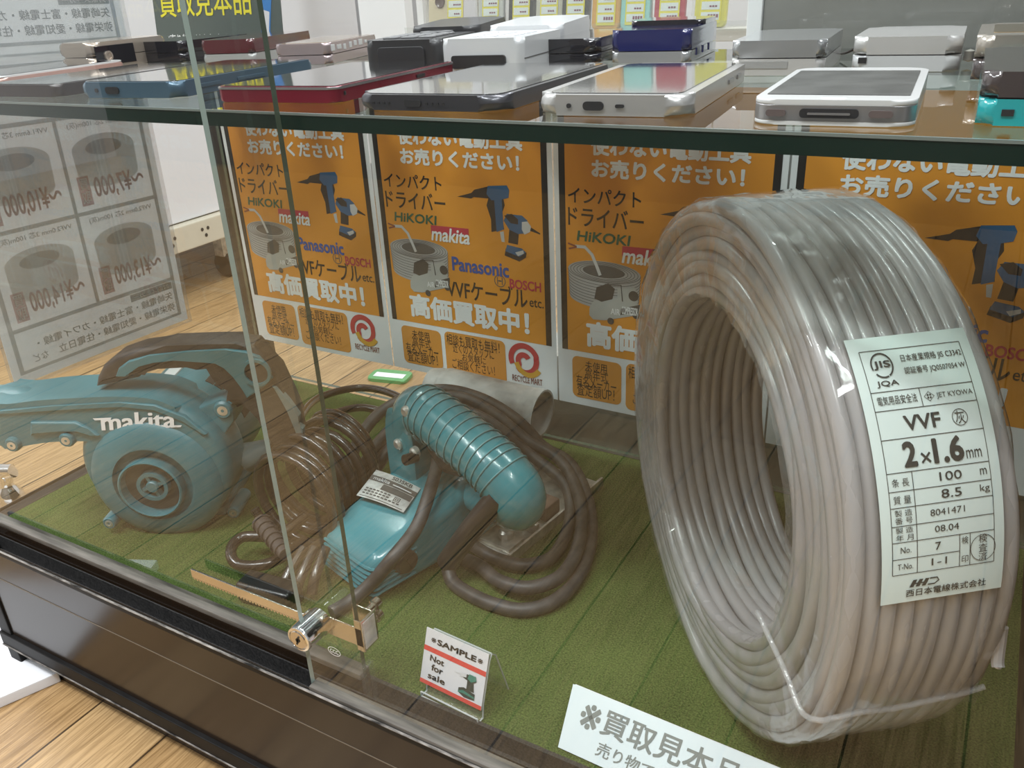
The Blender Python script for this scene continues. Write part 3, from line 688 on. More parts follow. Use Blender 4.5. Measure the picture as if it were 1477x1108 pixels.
# handle
ch = lambda x, y: (140 + x * .2302, 460 + y * .2302)
hd = [(65, 362), (75, 300), (110, 230), (190, 165), (320, 120), (500, 101), (750, 92), (920, 90), (1030, 100), (1090, 165), (1160, 270), (1195, 345), (1235, 430), (1290, 560), (1312, 650), (1295, 790), (1200, 835), (1115, 790), (1090, 690), (1045, 605), (985, 540), (935, 510), (872, 566), (855, 505), (825, 445), (795, 390), (750, 335), (690, 307), (640, 277), (560, 258), (370, 268), (290, 292), (262, 325), (255, 372)]
dH = -.016
BPt('grip', [prism([bl(*ch(*p), dH - (.024 if i < 17 else .002)) for i, p in enumerate(hd)], dH - .028, dH, .006, 4)], M_rub)
tr_ = [(112, 366), (132, 312), (190, 268), (320, 232), (560, 207), (800, 194), (930, 207), (1010, 242), (1060, 300), (1098, 375), (1050, 425), (935, 503), (900, 430), (860, 360), (800, 302), (740, 281), (660, 264), (480, 262), (350, 276), (255, 290), (205, 325), (185, 366)]
tp = BPt('handle_trim', [prism([bl(*ch(*p), dH + .003) for p in tr_], dH - .004, dH + .003, .0015, 2, False)], M_teal)
tc_ = bl(*ch(1000, 335), dH + .004)
mb = MB(); mb.add(lathe([(.0125, dH + .003), (.0125, dH + .006), (.010, dH + .006), (.010, dH)], 32), FB @ T(tc_[0], tc_[1], 0)); obj('trim_ring', mb, M_teal, tp)
mb = MB(); mb.add(lathe([(0, dH + .0036), (.0101, dH + .0036)], 28), FB @ T(tc_[0], tc_[1], 0)); obj('lock_button', mb, M_rub, tp)
ts = [(1095, 425), (1120, 430), (1200, 520), (1265, 610), (1258, 670), (1292, 690), (1285, 765), (1255, 765), (1240, 700), (1190, 580), (1140, 490)]
BPt('switch_trim', [prism([bl(*ch(*p), dH + .003) for p in ts], dH - .004, dH + .003, .001, 2, False)], M_tealdull)
# motor behind the volute, feet and cord guard
mc = (VC[0] - .008, .068); mr = .056
mb = MB(); mb.add(lathe([(0, -.066), (mr * .95, -.066), (mr, -.075), (mr, -.125), (mr * .9, -.14), (0, -.142)], 48), FB @ T(mc[0] + .012, mc[1], 0)); mo = obj('motor_housing', mb, M_teal, blow)
mb = MB()
for k in range(6): mb.add(box(-.004, .004, mr * .985, mr * 1.01, -.115, -.08), FB @ T(mc[0] + .012, mc[1], 0) @ RZ(R(-30 - 9 * k)))
obj('motor_vent', mb, mat('vent_dark', (.04, .03, .025), .6), mo)
mb = MB(); mb.add(box(-.008, .008, mr * .99, mr * 1.012, -.118, -.075), FB @ T(mc[0] + .012, mc[1], 0) @ RZ(R(12))); obj('motor_sticker', mb, M_lgreyp, mo)
mb = MB(); fx = bl(250, 772)[0]
mb.add(box(fx - .03, fx + .04, .0, .010, -.125, -.03, .003), FB); obj('foot', mb, M_teal, blow)
g0 = FB @ Vector((*bl(355, 660, -.05), -.05)); g1 = FB @ Vector((*bl(395, 645, -.05), -.05))
obj('cord_guard', tube([g0, g0.lerp(g1, .6), g1], [.014, .011, .009], 16), M_tealdull, blow)
# maker's name
a = FBi @ unp(144, 622, BP, bn); b_ = FBi @ unp(268, 594, BP, bn)
mb = MB(); tt = tx('makita', 0, 0, 1, 1, 0, .014, .18)
x0, y0 = bl(147, 620); x1, y1 = bl(266, 608); hh = bl(147, 620)[1] - bl(147, 638)[1]
ang = math.atan2(y1 - y0, x1 - x0)
sx = math.hypot(x1 - x0, y1 - y0)
Ml = FB @ T(-.043, .1075, D0 + .0012) @ RZ(R(1.5)) @ Matrix.Diagonal((.068, .0165, 1, 1))
mb.add(tt, Ml); mb.add(flat([(-.05, .62), (.16, .62), (.18, .74), (-.07, .74)], -.0004), Ml); mb.add(flat([(.93, .0), (1.05, .0), (1.07, .12), (.93, .12)], -.0004), Ml)
o = obj('lettering', mb, M_white, blow, 0); o['label'] = 'white raised maker name'

# ------------------------------------------------------------------ blower cord: wound hank, plug, loose loops
def zp(l): return [un(u, v, 2, z) for u, v, z in l]
pts = []; NT = 9
for i in range(NT * 20 + 1):
    t = i / 20; a = 2 * pi * t + R(200)
    k = t / NT
    rad = .043 + .003 * math.sin(t * 2.1)
    pts.append(Vector((.302 + rad * math.cos(a) + .006 * math.sin(t * 1.3) - .01 * k, -.276 + .098 * k, .0475 + rad * math.sin(a))))
hk = obj('power_cord', tube(pts, .0043, 10), M_cordb, blow, 60)
lp = zp([(470, 700, .05), (430, 640, .05), (432, 606, .04), (458, 575, .03), (512, 560, .024), (560, 566, .03), (590, 590, .03), (560, 640, .02), (520, 690, .01)])
obj('loose_loop', tube(lp, .0043, 10, sm=8), M_cordb, hk, 60)
lp = zp([(455, 690, .05), (440, 640, .03), (470, 603, .02), (520, 588, .015), (570, 600, .012)])
obj('loose_loop', tube(lp, .0043, 10, sm=8), M_cordb, hk, 60)
lp = zp([(440, 745, .03), (400, 772, .025), (350, 775, .022), (333, 795, .02), (345, 815, .015), (390, 812, .015), (440, 780, .015)])
obj('loose_loop', tube(lp, .0048, 10, sm=8), M_cordb, hk, 60)
for k in range(3):
    lp = zp([(400 + 25 * k, 865 - 4 * k, .006), (415 + 20 * k, 830, .018), (438 + 16 * k, 790, .03)])
    obj('loose_loop', tube(lp, .0044, 10, sm=6), M_cordb, hk, 60)
gA, gB = un(378, 755, 2, .03), un(412, 800, 2, .03)
mb = MB(); mb.add(tube([gA, gB], [.008, .0055], 12))
for k in range(6): q = gA.lerp(gB, k / 6); mb.add(tube([q, q + (gB - gA) * .05], .0092 - .0004 * k, 12))
obj('strain_relief', mb, mat('brown_strain_relief', (.085, .065, .055), .4), hk)
pc = un(395, 855, 2, .01)
mb = MB(); mb.add(box(-.03, .022, -.011, .011, .001, .02, .004, 3), T(pc.x, pc.y, 0) @ RZ(R(8))); obj('plug', mb, mat('black_plug', (.012, .011, .011), .3, coat=.3), hk)

# ================================================================== CIRCULAR SAW
saw = thing('circular_saw', 'teal circular saw with ribbed top handle lying on its steel base', 'power saw', (.42, -.19, 0))
SA = R(-15); sxv = Vector((math.cos(SA), math.sin(SA), 0)); syv = Vector((-math.sin(SA), math.cos(SA), 0)); UP = Vector((0, 0, 1))
def sect(c, w, h, zb, ex=.28, n=28, lean=0):
    # rounded box section standing on zb, across sxv
    pts = []
    for i in range(n):
        t = 2 * pi * i / n; cs, sn = math.cos(t), math.sin(t)
        x = w / 2 * math.copysign(abs(cs) ** ex, cs); z = h / 2 * math.copysign(abs(sn) ** ex, sn)
        pts.append(Vector(c) + sxv * x + UP * (zb + h / 2 + z) + syv * lean * (z / h))
    return pts
E0 = Vector((.377, -.286, 0)); E1 = Vector((.408, -.172, 0))
secs = []
for k, w, h, zb, ex in ((-.03, .040, .014, .010, .5), (0, .066, .030, .004, .35), (.07, .073, .037, .002, .32), (.25, .079, .045, .0015, .3), (.55, .084, .054, .0015, .32), (.85, .088, .062, .0015, .36), (1.1, .090, .066, .002, .4), (1.25, .088, .066, .004, .5)):
    secs.append(sect(E0.lerp(E1, k), w, h, zb, ex))
obj('motor_housing', loft(secs), M_tealg, saw, 45)
mb = MB()
for j in range(6):
    k = -.012 + .045 * j; w = .064 + .010 * min(1, k / .1 + .2); h = .027 + .04 * max(0, k); zz = .030 + .06 * k - .0045 * j
    s1 = sect(E0.lerp(E1, k - .0), .069 + .0022 * j, .0022, .0295 - .0046 * j + .004, .3); s2 = sect(E0.lerp(E1, k + .35), .0835, .0022, .0295 - .0046 * j + .004, .3)
    a = E0.lerp(E1, -.012 - .006 * j); z = .0295 - .0046 * j
    pts = [a + sxv * -.032 + UP * z, a + sxv * .0 - syv * .001 + UP * z, a + sxv * .032 + UP * z, a + syv * .012 + sxv * .0365 + UP * (z + .001), a + syv * .04 + sxv * .0405 + UP * (z + .004)]
    mb.add(tube(pts, .0015, 6, sm=4))
obj('vent_rib', mb, M_tealg, saw)
# brush cap
axm = (E1 - E0).normalized(); snm = axm.cross(Vector((0, 0, 1))).normalized(); bcp = unp(585, 809, E0.lerp(E1, .3) + snm * .0395, snm)
mb = MB(); Fq = frame(bcp, axm, UP, snm); mb.add(lathe([(0, .003), (.008, .003), (.0095, .002), (.0105, -.002), (.012, -.003), (.012, -.012)], 28), Fq @ T(0, 0, .002)); mb.add(box(-.0009, .0009, -.006, .006, .004, .006), Fq @ RZ(R(20))); obj('brush_cap', mb, mat('brown_bakelite', (.05, .035, .028), .35, coat=.3), saw)
# nameplate draped on the top of the motor
np_c = [unp(u, v, Vector((.395, -.225, .0562)), Vector((0, -.155, .985)).normalized()) + UP * .0004 for u, v in ((514, 716), (582, 741), (607, 706), (543, 679))]
def np_pt(x, y, dz=0): return np_c[0].lerp(np_c[1], x).lerp(np_c[3].lerp(np_c[2], x), y) + UP * (dz + .0016 * math.sin(pi * min(1, max(0, x))))
def np_map(bm, dz):
    for v in bm.verts: v.co = np_pt(v.co.x, v.co.y, dz)
    return bm
npl = obj('nameplate', np_map(gridrect(0, 0, 1, 1, 8, 8), .0006), mat('silver_nameplate', (.55, .55, .53), .3, .5, nscale=120, namt=.3), saw, 60)
ink = MB()
for y0, y1, x0, x1 in ((.62, .80, .0, 1), (.40, .60, .35, .98), (.04, .06, .05, .95)): ink.add(np_map(gridrect(x0, y0, x1, y1, 8, 2), .0009))
ink.add(np_map(tx('5035KB', .42, .84, .86, .97, 0, .02), .0009)); ink.add(np_map(tx('回', .70, .20, .82, .36, 0, .01), .0009))

for yy, x1 in ((.31, .60), (.22, .62), (.13, .90)):
    for t_ in range(int(x1 * 12)): ink.add(np_map(gridrect(.07 + t_ * .08, yy, .125 + t_ * .08, yy + .045, 2, 1), .0009))
obj('nameplate_lettering', ink, mat('nameplate_ink', (.07, .065, .06), .5), npl, 0)
wt = MB(); wt.add(np_map(tx('makita', .08, .65, .45, .77, 0, .02), .0012)); wt.add(np_map(gridrect(.52, .67, .92, .70, 4, 1), .0012)); obj('nameplate_light_lettering', wt, M_lgreyp, npl, 0)
# gear housing under the handle
secs = []
for k, w, h, zb in ((0, .084, .058, .004), (.02, .084, .058, .004), (.035, .084, .056, .004), (.05, .08, .052, .006), (.055, .06, .04, .01)):
    secs.append(sect(Vector((.408, -.185, 0)) + syv * k, w, h, zb, .5))
obj('gear_housing', loft(secs), M_tealg, saw, 45)
# blade guard standing behind (hidden side of the tool)
mb = MB(); mb.add(lathe([(0, -.008), (.036, -.008), (.040, -.005), (.040, .005), (.036, .008), (0, .008)], 40, 0, pi), frame(Vector((.40, -.082, .005)), sxv, UP, -syv)); obj('blade_guard', mb, M_tealg, saw)
# handle
hp = [(.376, -.186, .050), (.379, -.187, .095), (.391, -.191, .119), (.412, -.197, .119), (.440, -.205, .112), (.466, -.213, .105), (.486, -.219, .097), (.500, -.221, .084), (.498, -.217, .071), (.480, -.206, .062), (.450, -.196, .055)]
hr = [.020, .0205, .022, .0225, .023, .023, .0235, .0235, .022, .020, .018]
obj('handle', tube(hp, hr, 20, sm=6, flatten=1.0), M_tealg, saw, 60)
mb = MB(); hs = smooth_path(hp, 12)
for k in range(13):
    i = 28 + int(k * 3.9); p0 = hs[i]; d = (hs[i + 1] - hs[i - 1]).normalized()
    s_ = d.cross(UP).normalized(); u_ = s_.cross(d)
    rad = .0227 + .0001 * k
    mb.add(tube([p0 + (s_ * math.cos(R(a)) + u_ * math.sin(R(a))) * rad for a in range(-40, 225, 12)], .0007, 6))
obj('handle_rib', mb, mat('worn_rib', (.10, .24, .26), .4), saw, 60)
obj('handle_bracket', loft([sect(Vector((.379, -.186, 0)) + syv * k, w, h, zb, .6) for k, w, h, zb in ((-.021, .028, .076, .040), (-.017, .037, .086, .036), (.017, .037, .084, .036), (.021, .028, .074, .042))]), M_tealg, saw, 45)
for u, v in ((585, 594), (574, 641), (597, 653)):
    c = unp(u, v, Vector((.377, -.186, 0)) - syv * .0215, syv); mb = MB(); mb.add(lathe([(0, .002), (.003, .0025), (.0048, .001), (.0052, -.003)], 16), frame(c, sxv, UP, -syv)); obj('screw', mb, M_steel, saw)
c = Vector((.400, -.214, .088)); mb = MB(); mb.add(tube([c, c - syv * .012 + UP * .002], .0048, 12)); obj('switch_button', mb, mat('brown_button', (.035, .025, .02), .4), saw)
obj('trigger', tube([(.405, -.20, .094), (.43, -.208, .086), (.452, -.213, .085)], [.004, .009, .004], 10, sm=4), mat('black_trigger', (.02, .018, .017), .4), saw)
# base plate, steel, with clamps
mb = MB(); Fp = frame(Vector((.483, -.2105, 0)), -sxv, syv, Vector((0, 0, 1)))
base = bmesh.new()
F2 = frame(Vector((.483, -.2105, 0)), sxv, syv, UP)
RS = R(12)
F2 = T(.484, -.2105, 0) @ RZ(SA + RS * .6)
mb.add(box(-.19, 0, .0, .150, .0005, .0032, .0008), F2); mb.add(box(-.19, 0, 0, .003, .0005, .0105, .001), F2); mb.add(box(-.003, 0, 0, .150, .0005, .0105, .001), F2); mb.add(box(-.05, -.004, .045, .050, .003, .014, .001), F2)
mb.add(box(-.045, -.008, .01, .032, .003, .007, .001), F2)
obj('base_plate', mb, M_steel, saw)
mb = MB(); mb.add(box(-.030, -.008, .066, .088, .003, .018, .002), F2); obj('angle_clamp', mb, mat('rusty_clamp', (.20, .13, .10), .6, .4, nscale=60, namt=.4), saw)
for y in (.025, .055):
    mb = MB(); mb.add(lathe([(0, .012), (.005, .012), (.007, .010), (.007, .0)], 8), F2 @ T(-.022, y, .003)); obj('clamp_bolt', mb, M_steel, saw)
# cord guard leaving the handle
g0 = Vector((.494, -.236, .088)); g1 = un(645, 812, 2, .016)
obj('cord_guard', tube([g0, g0.lerp(g1, .5) + Vector((.0, -.002, .002)), g1], [.0098, .0092, .0092], 14, sm=4), mat('black_cord_guard', (.028, .024, .023), .35), saw)

# ================================================================== SAW CORD loops (dusty)
def zy(u, v, y): q = un(u, v, 1, y); return q
L1 = [g1] + zp([(652, 838, .007), (676, 856, .006), (712, 872, .0058), (756, 880, .0058), (802, 866, .006), (838, 826, .006), (853, 770, .008), (846, 715, .012), (822, 668, .02)]) + [zy(785, 645, -.062), zy(745, 605, -.065), zy(695, 575, -.066), zy(640, 562, -.075), zy(590, 572, -.085), zy(545, 598, -.12)] + zp([(515, 640, .045), (500, 690, .03), (497, 730, .016)])
cordth = obj('power_cord', tube(L1, .0057, 12, sm=8), M_cord, saw, 60)
L2 = zp([(497, 735, .012), (515, 690, .03), (545, 640, .05)]) + [zy(590, 596, -.11), zy(650, 572, -.088), zy(705, 592, -.08), zy(760, 635, -.078)] + zp([(808, 664, .028), (836, 720, .02), (836, 780, .016), (812, 828, .014), (765, 848, .014), (720, 838, .012), (690, 815, .009), (655, 802, .007)])
obj('cord_loop', tube(L2, .0057, 12, sm=8), M_cord, cordth, 60)
L3 = zp([(505, 750, .006), (530, 700, .022), (560, 650, .045)]) + [zy(592, 620, -.13), zy(640, 590, -.11), zy(700, 605, -.095), zy(768, 658, -.085)] + zp([(815, 700, .018), (822, 750, .008), (800, 800, .008), (760, 815, .008), (722, 808, .008), (690, 792, .008), (664, 772, .008)])
obj('cord_loop', tube(L3, .0056, 12, sm=8), M_cord, cordth, 60)
L4 = zp([(632, 640, .085), (630, 672, .078), (618, 715, .068), (600, 762, .053), (566, 806, .040), (535, 842, .018), (505, 868, .007), (478, 884, .006)])
obj('cord_loop', tube(L4, .0056, 12, sm=8), M_cord, cordth, 60)

# ================================================================== DUST PIPE
pp0, pp1 = Vector((.285, -.0285, .0500)), Vector((.4215, -.0285, .0455))
dx = (pp1 - pp0); Ld = dx.length; dx.normalize()
pipe = obj('dust_pipe', MB().add(lathe([(.0205, 0), (.0205, .01), (.0225, .015), (.0245, .02), (.0245, Ld - .012), (.0255, Ld - .010), (.0255, Ld), (.0235, Ld), (.0225, Ld - .01), (.0225, .01), (.0205, 0)], 40), frame(pp0, Vector((0, 0, 1)), Vector((0, 1, 0)), dx) if False else frame(pp0, Vector((0, 0, 1)).cross(dx).cross(dx) * -1, (dx.cross(Vector((0, 0, 1)) * -1)), dx)), mat('dirty_pipe', (.46, .45, .43), .4, nscale=30, namt=.45, bump=.1, bscale=200), None, 40)
tag(pipe, 'dirty grey dust pipe lying open ended at the back of the turf', 'pipe')
# small green and white packet seen past the turf edge, and a pale peg by the back glass
gp = un(556, 556, 2, -.15); 
mb = MB(); mb.add(prism(rr(.07, .04, .008), 0, .006, .002), T(gp.x - .04, gp.y, -.15) @ RZ(R(12)), 0); mb.add(box(.008, .062, .010, .026, .006, .0065), T(gp.x - .04, gp.y, -.15) @ RZ(R(12)), 1)
tag(obj('plastic_packet', mb, [mat('green_packet', (.10, .35, .12), .3, coat=.3), M_white]), 'small green and white packet lying on the floor behind the back glass', 'packet')
pg = un(633, 556, 1, -.012)
mb = MB(); mb.add(lathe([(0, 0), (.008, 0), (.008, .014), (.0065, .016), (.0065, .052), (0, .053)], 20), T(pg.x, -.012, 0))
tag(obj('pale_peg', mb, mat('pale_plastic', (.55, .52, .45), .4)), 'small pale peg standing at the turf back edge behind the saw', 'peg')

# ================================================================== RATCHET LOCK
lock = thing('ratchet_lock', 'chrome cylinder showcase lock on a toothed strip between the two glass panes', 'lock', (.433, -.385, .04))
bar = MB(); z0 = .0505
bp = [(.318, 0), (.44, 0), (.44, .0085), (.318, .0085)]
bar.add(box(.312, .438, -.3858, -.3842, z0 + .002, z0 + .0095, .0003))
for k in range(42): bar.add(prism([(.313 + .003 * k, 0), (.3145 + .003 * k, -.0018), (.316 + .003 * k, 0)], -.0008, .0008), frame(Vector((0, -.385, z0 + .002)), Vector((1, 0, 0)), Vector((0, 0, 1)), Vector((0, -1, 0))))
obj('toothed_strip', bar, M_brass, lock)
lc = Vector((.4345, -.403, .0555))
FLk = frame(lc, Vector((1, 0, 0)), Vector((0, 0, 1)), Vector((0, -1, 0)))
mb = MB(); mb.add(lathe([(.0098, -.0225), (.0098, -.002), (.0092, 0), (.0078, .0004), (.0075, -.0004), (0, -.0004)], 40), FLk); obj('cylinder', mb, M_chrome, lock)
mb = MB(); mb.add(lathe([(0, .0006), (.0066, .0006), (.0072, 0), (.0072, -.001)], 32), FLk); cf_ = obj('cylinder_face', mb, M_brass, lock)
mb = MB(); mb.add(box(-.0006, .0006, -.004, .004, .0004, .001), FLk @ RZ(R(-20))); mb.add(lathe([(0, .001), (.0018, .001)], 16), FLk); obj('keyhole', mb, M_blackp, cf_)
mb = MB(); mb.add(box(.426, .443, -.3875, -.3805, z0 - .002, z0 + .013, .0015)); obj('lock_body', mb, M_brass, lock)
mb = MB(); mb.add(box(.441, .4715, -.3815, -.3803, .046, .0615, .0004)); mb.add(box(.4655, .4718, -.3815, -.3803, .042, .068, .0004)); mb.add(box(.4706, .4720, -.3815, -.366, .042, .068, .0004)); mb.add(box(.452, .472, -.3675, -.366, .046, .066, .0004))
obj('hook_plate', mb, M_brass, lock)
mb = MB(); mb.add(box(.4719, .4724, -.380, -.368, .044, .066, .0001)); obj('hook_sticker', mb, mat('pale_sticker', (.62, .60, .60), .2, .3, nscale=90, namt=.3), lock)
for zz in (.053, .063):
    mb = MB(); mb.add(lathe([(0, 0), (.003, 0), (.003, .006), (.0045, .0065), (.0045, .011), (0, .0115)], 16), frame(Vector((.465, -.366, zz)), Vector((1, 0, 0)), Vector((0, 0, 1)), Vector((0, -1, 0)).cross(Vector((0, 0, 0))) if False else Vector((0, 1, 0)))); obj('thumb_screw', mb, M_brass, lock)

# ================================================================== SAMPLE CARD on its clear stand
cb = [un(606, 982, 2, .009), un(694, 1025, 2, .009)]; ctp = [un(620, 906, 2, .047), un(709, 947, 2, .047)]
ex = (cb[1] - cb[0]).normalized(); wcard = (cb[1] - cb[0]).length
upv = (ctp[0] - cb[0]); upv = (upv - ex * upv.dot(ex)); hcard = upv.length; upv.normalize(); nv = ex.cross(upv)
if nv.y > 0: nv = -nv
FK = frame(cb[0], ex, upv, nv)
stn = thing('card_stand', 'clear bent acrylic stand under the small sample card', 'stand', (cb[0].x + .03, cb[0].y + .02, 0))
def Kp(x, y, z): return FK @ Vector((x * wcard, y * hcard, z))
def sheetstrip(P0, wv, th=.0012):
    bm = bmesh.new(); n = len(P0); N_ = []
    for i in range(n):
        d = (P0[min(n - 1, i + 1)] - P0[max(0, i - 1)]).normalized(); N_.append(wv.normalized().cross(d).normalized() * th)
    rows = [[bm.verts.new(p) for p in (P0[i], P0[i] + wv, P0[i] + wv + N_[i], P0[i] + N_[i])] for i in range(n)]
    for A, B in zip(rows, rows[1:]):
        for k in range(4): bm.faces.new((A[k], A[(k + 1) % 4], B[(k + 1) % 4], B[k]))
    bm.faces.new(rows[0]); bm.faces.new(rows[-1][::-1]); bmesh.ops.recalc_face_normals(bm, faces=list(bm.faces)); return bm
sw = ex * (wcard * .92)
q0 = Kp(.08, -.02, -.0016); qt = Kp(.08, .94, -.0016)
fr_ = Vector((q0.x, q0.y, .0012)) + (-Vector((upv.x, upv.y, 0)).normalized()) * .006
path = [fr_ + Vector((0, 0, .004)), fr_, Vector((q0.x, q0.y, .0012)) , q0 + upv * .004, qt - upv * .003, qt + Vector((upv.x, upv.y, 0)).normalized() * .002 + UP * .001, Vector((qt.x, qt.y, qt.z)) + Vector((upv.x, upv.y, 0)).normalized() * .006 - UP * .003, Vector((qt.x, qt.y, .0005)) + Vector((upv.x, upv.y, 0)).normalized() * .018]
sb = obj('bent_sheet', sheetstrip(path, sw), G_acr, stn, 30)
mb = MB()
for e0 in (Vector((0, 0, 0)), sw): mb.add(tube([p_ + e0 for p_ in path], .0006, 6))
mb.add(tube([path[0], path[0] + sw], .0006, 6)); mb.add(tube([path[5], path[5] + sw], .0007, 6)); mb.add(tube([path[1], path[1] + sw], .0006, 6))
obj('polished_edge', mb, mat('acrylic_edge', (.45, .48, .47), .1, coat=.6), stn)
card = thing('sample_card', 'small white SAMPLE Not for sale card with red stripes on a clear stand', 'sign', (cb[0].x, cb[0].y, .005))
def KP(n, items, m):
    mb = MB()
    for it in items: mb.add(it, FK @ Matrix.Diagonal((wcard, hcard, 1, 1)))
    return obj(n, mb, m, card, 0)
KP('card', [prism([(0, 0), (1, 0), (1, 1), (0, 1)], -.0003, .0003)], mat('card_white', (.66, .66, .68), .45))
KP('stripe', [rect(0, 0, 1, .075, .0005), rect(0, .60, 1, .69, .0005)], mat('card_red', (.62, .06, .05), .5))
KP('lettering', [tx('SAMPLE', .20, .775, .83, .88, .0006, .05), tx('※', .10, .785, .18, .87, .0006, .012), tx('※', .85, .785, .93, .87, .0006, .012), tx('Not', .12, .45, .35, .56, .0006, .03), tx('for', .16, .29, .35, .41, .0006, .03), tx('sale', .12, .13, .40, .24, .0006, .03)], M_blackp)
KP('tool_picture', [flat([(.60, .47), (.68, .50), (.86, .53), (.88, .44), (.82, .38), (.68, .42)], .0006), flat([(.74, .42), (.84, .40), (.86, .24), (.74, .24)], .0006), flat([(.62, .22), (.70, .26), (.88, .22), (.88, .11), (.72, .09), (.62, .14)], .0006)], mat('drill_dark_print', (.03, .045, .04), .5))
KP('tool_picture_green', [flat([(.76, .53), (.86, .53), (.88, .46), (.80, .40), (.74, .44)], .0008), flat([(.62, .17), (.70, .21), (.88, .17), (.88, .14), (.70, .155), (.62, .14)], .0008)], mat('drill_green_print', (.04, .20, .15), .5))
KP('tool_picture_silver', [flat([(.53, .45), (.62, .46), (.62, .48), (.53, .465)], .0007), flat([(.62, .42), (.72, .45), (.72, .51), (.62, .49)], .0008)], M_lgreyp)

# ================================================================== STRIP SIGN on the turf
s0 = un(805, 1078, 2, .0012); s1 = un(827, 987, 2, .023); s2_ = un(1115, 1105, 2, .023)
ex = (s2_ - s1); ex.z = 0; ex.normalize(); upv = s1 - s0; upv -= ex * upv.dot(ex); hs_ = upv.length; upv.normalize(); nv = ex.cross(upv)
FS = frame(s0, ex, upv, nv); sk = (s1 - s0).dot(ex); ws = .235
sign = thing('strip_sign', 'long white notice strip with grey Japanese writing at the bottom edge', 'sign', (s0.x + .1, s0.y + .02, 0))
def SP(n, items, m):
    mb = MB()
    for it in items: mb.add(it, FS)
    return obj(n, mb, m, sign, 0)
SP('strip', [prism([(0, 0), (ws, 0), (ws + sk, hs_), (sk, hs_)], -.0005, .0004)], mat('notice_white', (.50, .56, .57), .4, coat=.1))
hp_ = hs_
SP('lettering', [tx('※', .006, hp_ * .42, .020, hp_ * .82, .0007, .02), tx('買取見本品※', .0215, hp_ * .44, .0215 + .102, hp_ * .86, .0007, .02), tx('売り物ではありません', .024, hp_ * .12, .024 + .098, hp_ * .34, .0007, .012)], mat('notice_grey_ink', (.12, .135, .12), .5))
mb = MB(); q = FS @ Vector((sk + .001, hs_, -.001)); mb.add(sheetstrip([q, Vector((q.x, q.y, .0003)) + Vector((0, .008, 0))], ex * (ws - .004), .0008)); obj('rear_fold', mb, M_lgreyp, sign, 0)

# ================================================================== PHONES ON THE SHELF
GRP = 'used mobile phones on the glass shelf'
M_scr = mat('black_screen_glass', (.012, .012, .013), .04, coat=1)
M_sgrey = mat('grey_screen', (.085, .085, .082), .35, nscale=60, namt=.3)
LASTK = [1.0]
def place(FL, FR, yawd=None, z=ZS, L=.12, w=None):
    a, b_ = un(*FL, 2, z), un(*FR, 2, z); d = b_ - a
    yw = math.atan2(d.y, d.x) if yawd is None else R(yawd)
    W_ = w or d.length; k = 1.0; ex_, ey_ = Vector((math.cos(yw), math.sin(yw), 0)), Vector((-math.sin(yw), math.cos(yw), 0))
    a0 = a.copy()
    while k > .6:                                # slide it towards the viewer until it lies wholly on the glass
        a = CAM + (a0 - CAM) * k; a.z = z
        cs = [a + ex_ * p * W_ * k + ey_ * q_ * L for p in (0, 1) for q_ in (0, 1)]
        if max(c.y for c in cs) < -.007 and min(c.x for c in cs) > -.005: break
        k -= .005
    LASTK[0] = k
    return a, yw, d.length * k
def taller(t): return CAM.z - (CAM.z - (ZS + t)) * LASTK[0] - ZS
def slab(w, L, z0, z1, r, bev, x0=0, y0=0): return prism(rr(w, L, r, 6, x0, y0), z0, z1, bev, 3)
def smartphone(label, FL, FR, yaw, L, t, body, scr=None, r=.008, bev=.003, w=None, rim=None, name='smartphone', bez=.003, holes=(), mids=()):
    a, yw, d = place(FL, FR, yaw, L=L, w=w); w = w or d
    o = thing(name, label, 'phone', (a.x, a.y, a.z), yw, GRP)
    obj('body', slab(w, L, .0003, t, r, bev), body, o, 40, False)
    obj('screen', slab(w - 2 * bez, L - 2 * bez, t - .0008, t + .0003, max(.001, r - bez), .0002, bez, bez), scr or M_scr, o, 40, False)
    if rim: obj('rim', slab(w + .0006, L + .0006, t * .82, t * .97, r, .0003, -.0003, -.0003), rim, o, 40, False)
    for x, ww, hh, mm in holes:
        obj('port', prism(rr(ww, hh, min(ww, hh) * .45, 4, w * x - ww / 2, t * .5 - hh / 2), -.0004, .0008), mm, o, 40, False).data.transform(RX(R(90)))
    for y, ww, mm in mids:
        obj('side_button', box(w - .0005, w + .0008, y * L, y * L + ww, t * .42, t * .66, .0003), mm, o, 40, False)
    return o
M_port = mat('port_dark', (.02, .02, .022), .4)
Mb = lambda n, c, r=.3, me=0, coat=.3: mat(n, c, r, me, coat)
P_blue = Mb('slate_blue_case', (.06, .115, .165), .32, .35); P_red = Mb('red_metal_case', (.22, .010, .030), .25, .5); P_dg = Mb('graphite_metal_case', (.075, .075, .085), .3, .7); P_sil = Mb('pale_silver_case', (.52, .51, .50), .28, .6)
P_slate = Mb('dark_brown_case', (.035, .028, .026), .3); P_pink = Mb('rose_gold_case', (.62, .38, .33), .3, .5); P_wht = Mb('white_phone_plastic', (.60, .60, .60), .3)
P_stl = Mb('brushed_phone_steel', (.42, .41, .42), .3, .8)
smartphone('dark brown smartphone at the shelf front left end, lying beside the slate blue one', (-26, 140), (72, 136), 6, .150, .008, P_slate, r=.006, bev=.002, w=.074)
q = un(165, 98, 2, ZS); o = thing('smartphone', 'white smartphone with rose pink edge at far left, behind the dark brown phone', 'phone', (max(q.x - .05, .034), q.y - .15, ZS), R(12), GRP)
obj('body', slab(.07, .145, .0003, .0055, .01, .002), P_pink, o, 40, False); obj('front_frame', slab(.069, .144, .0055, .0068, .01, .0006, .0005, .0005), P_wht, o, 40, False); obj('screen', slab(.06, .12, .0066, .0071, .002, .0001, .005, .012), M_scr, o, 40, False)
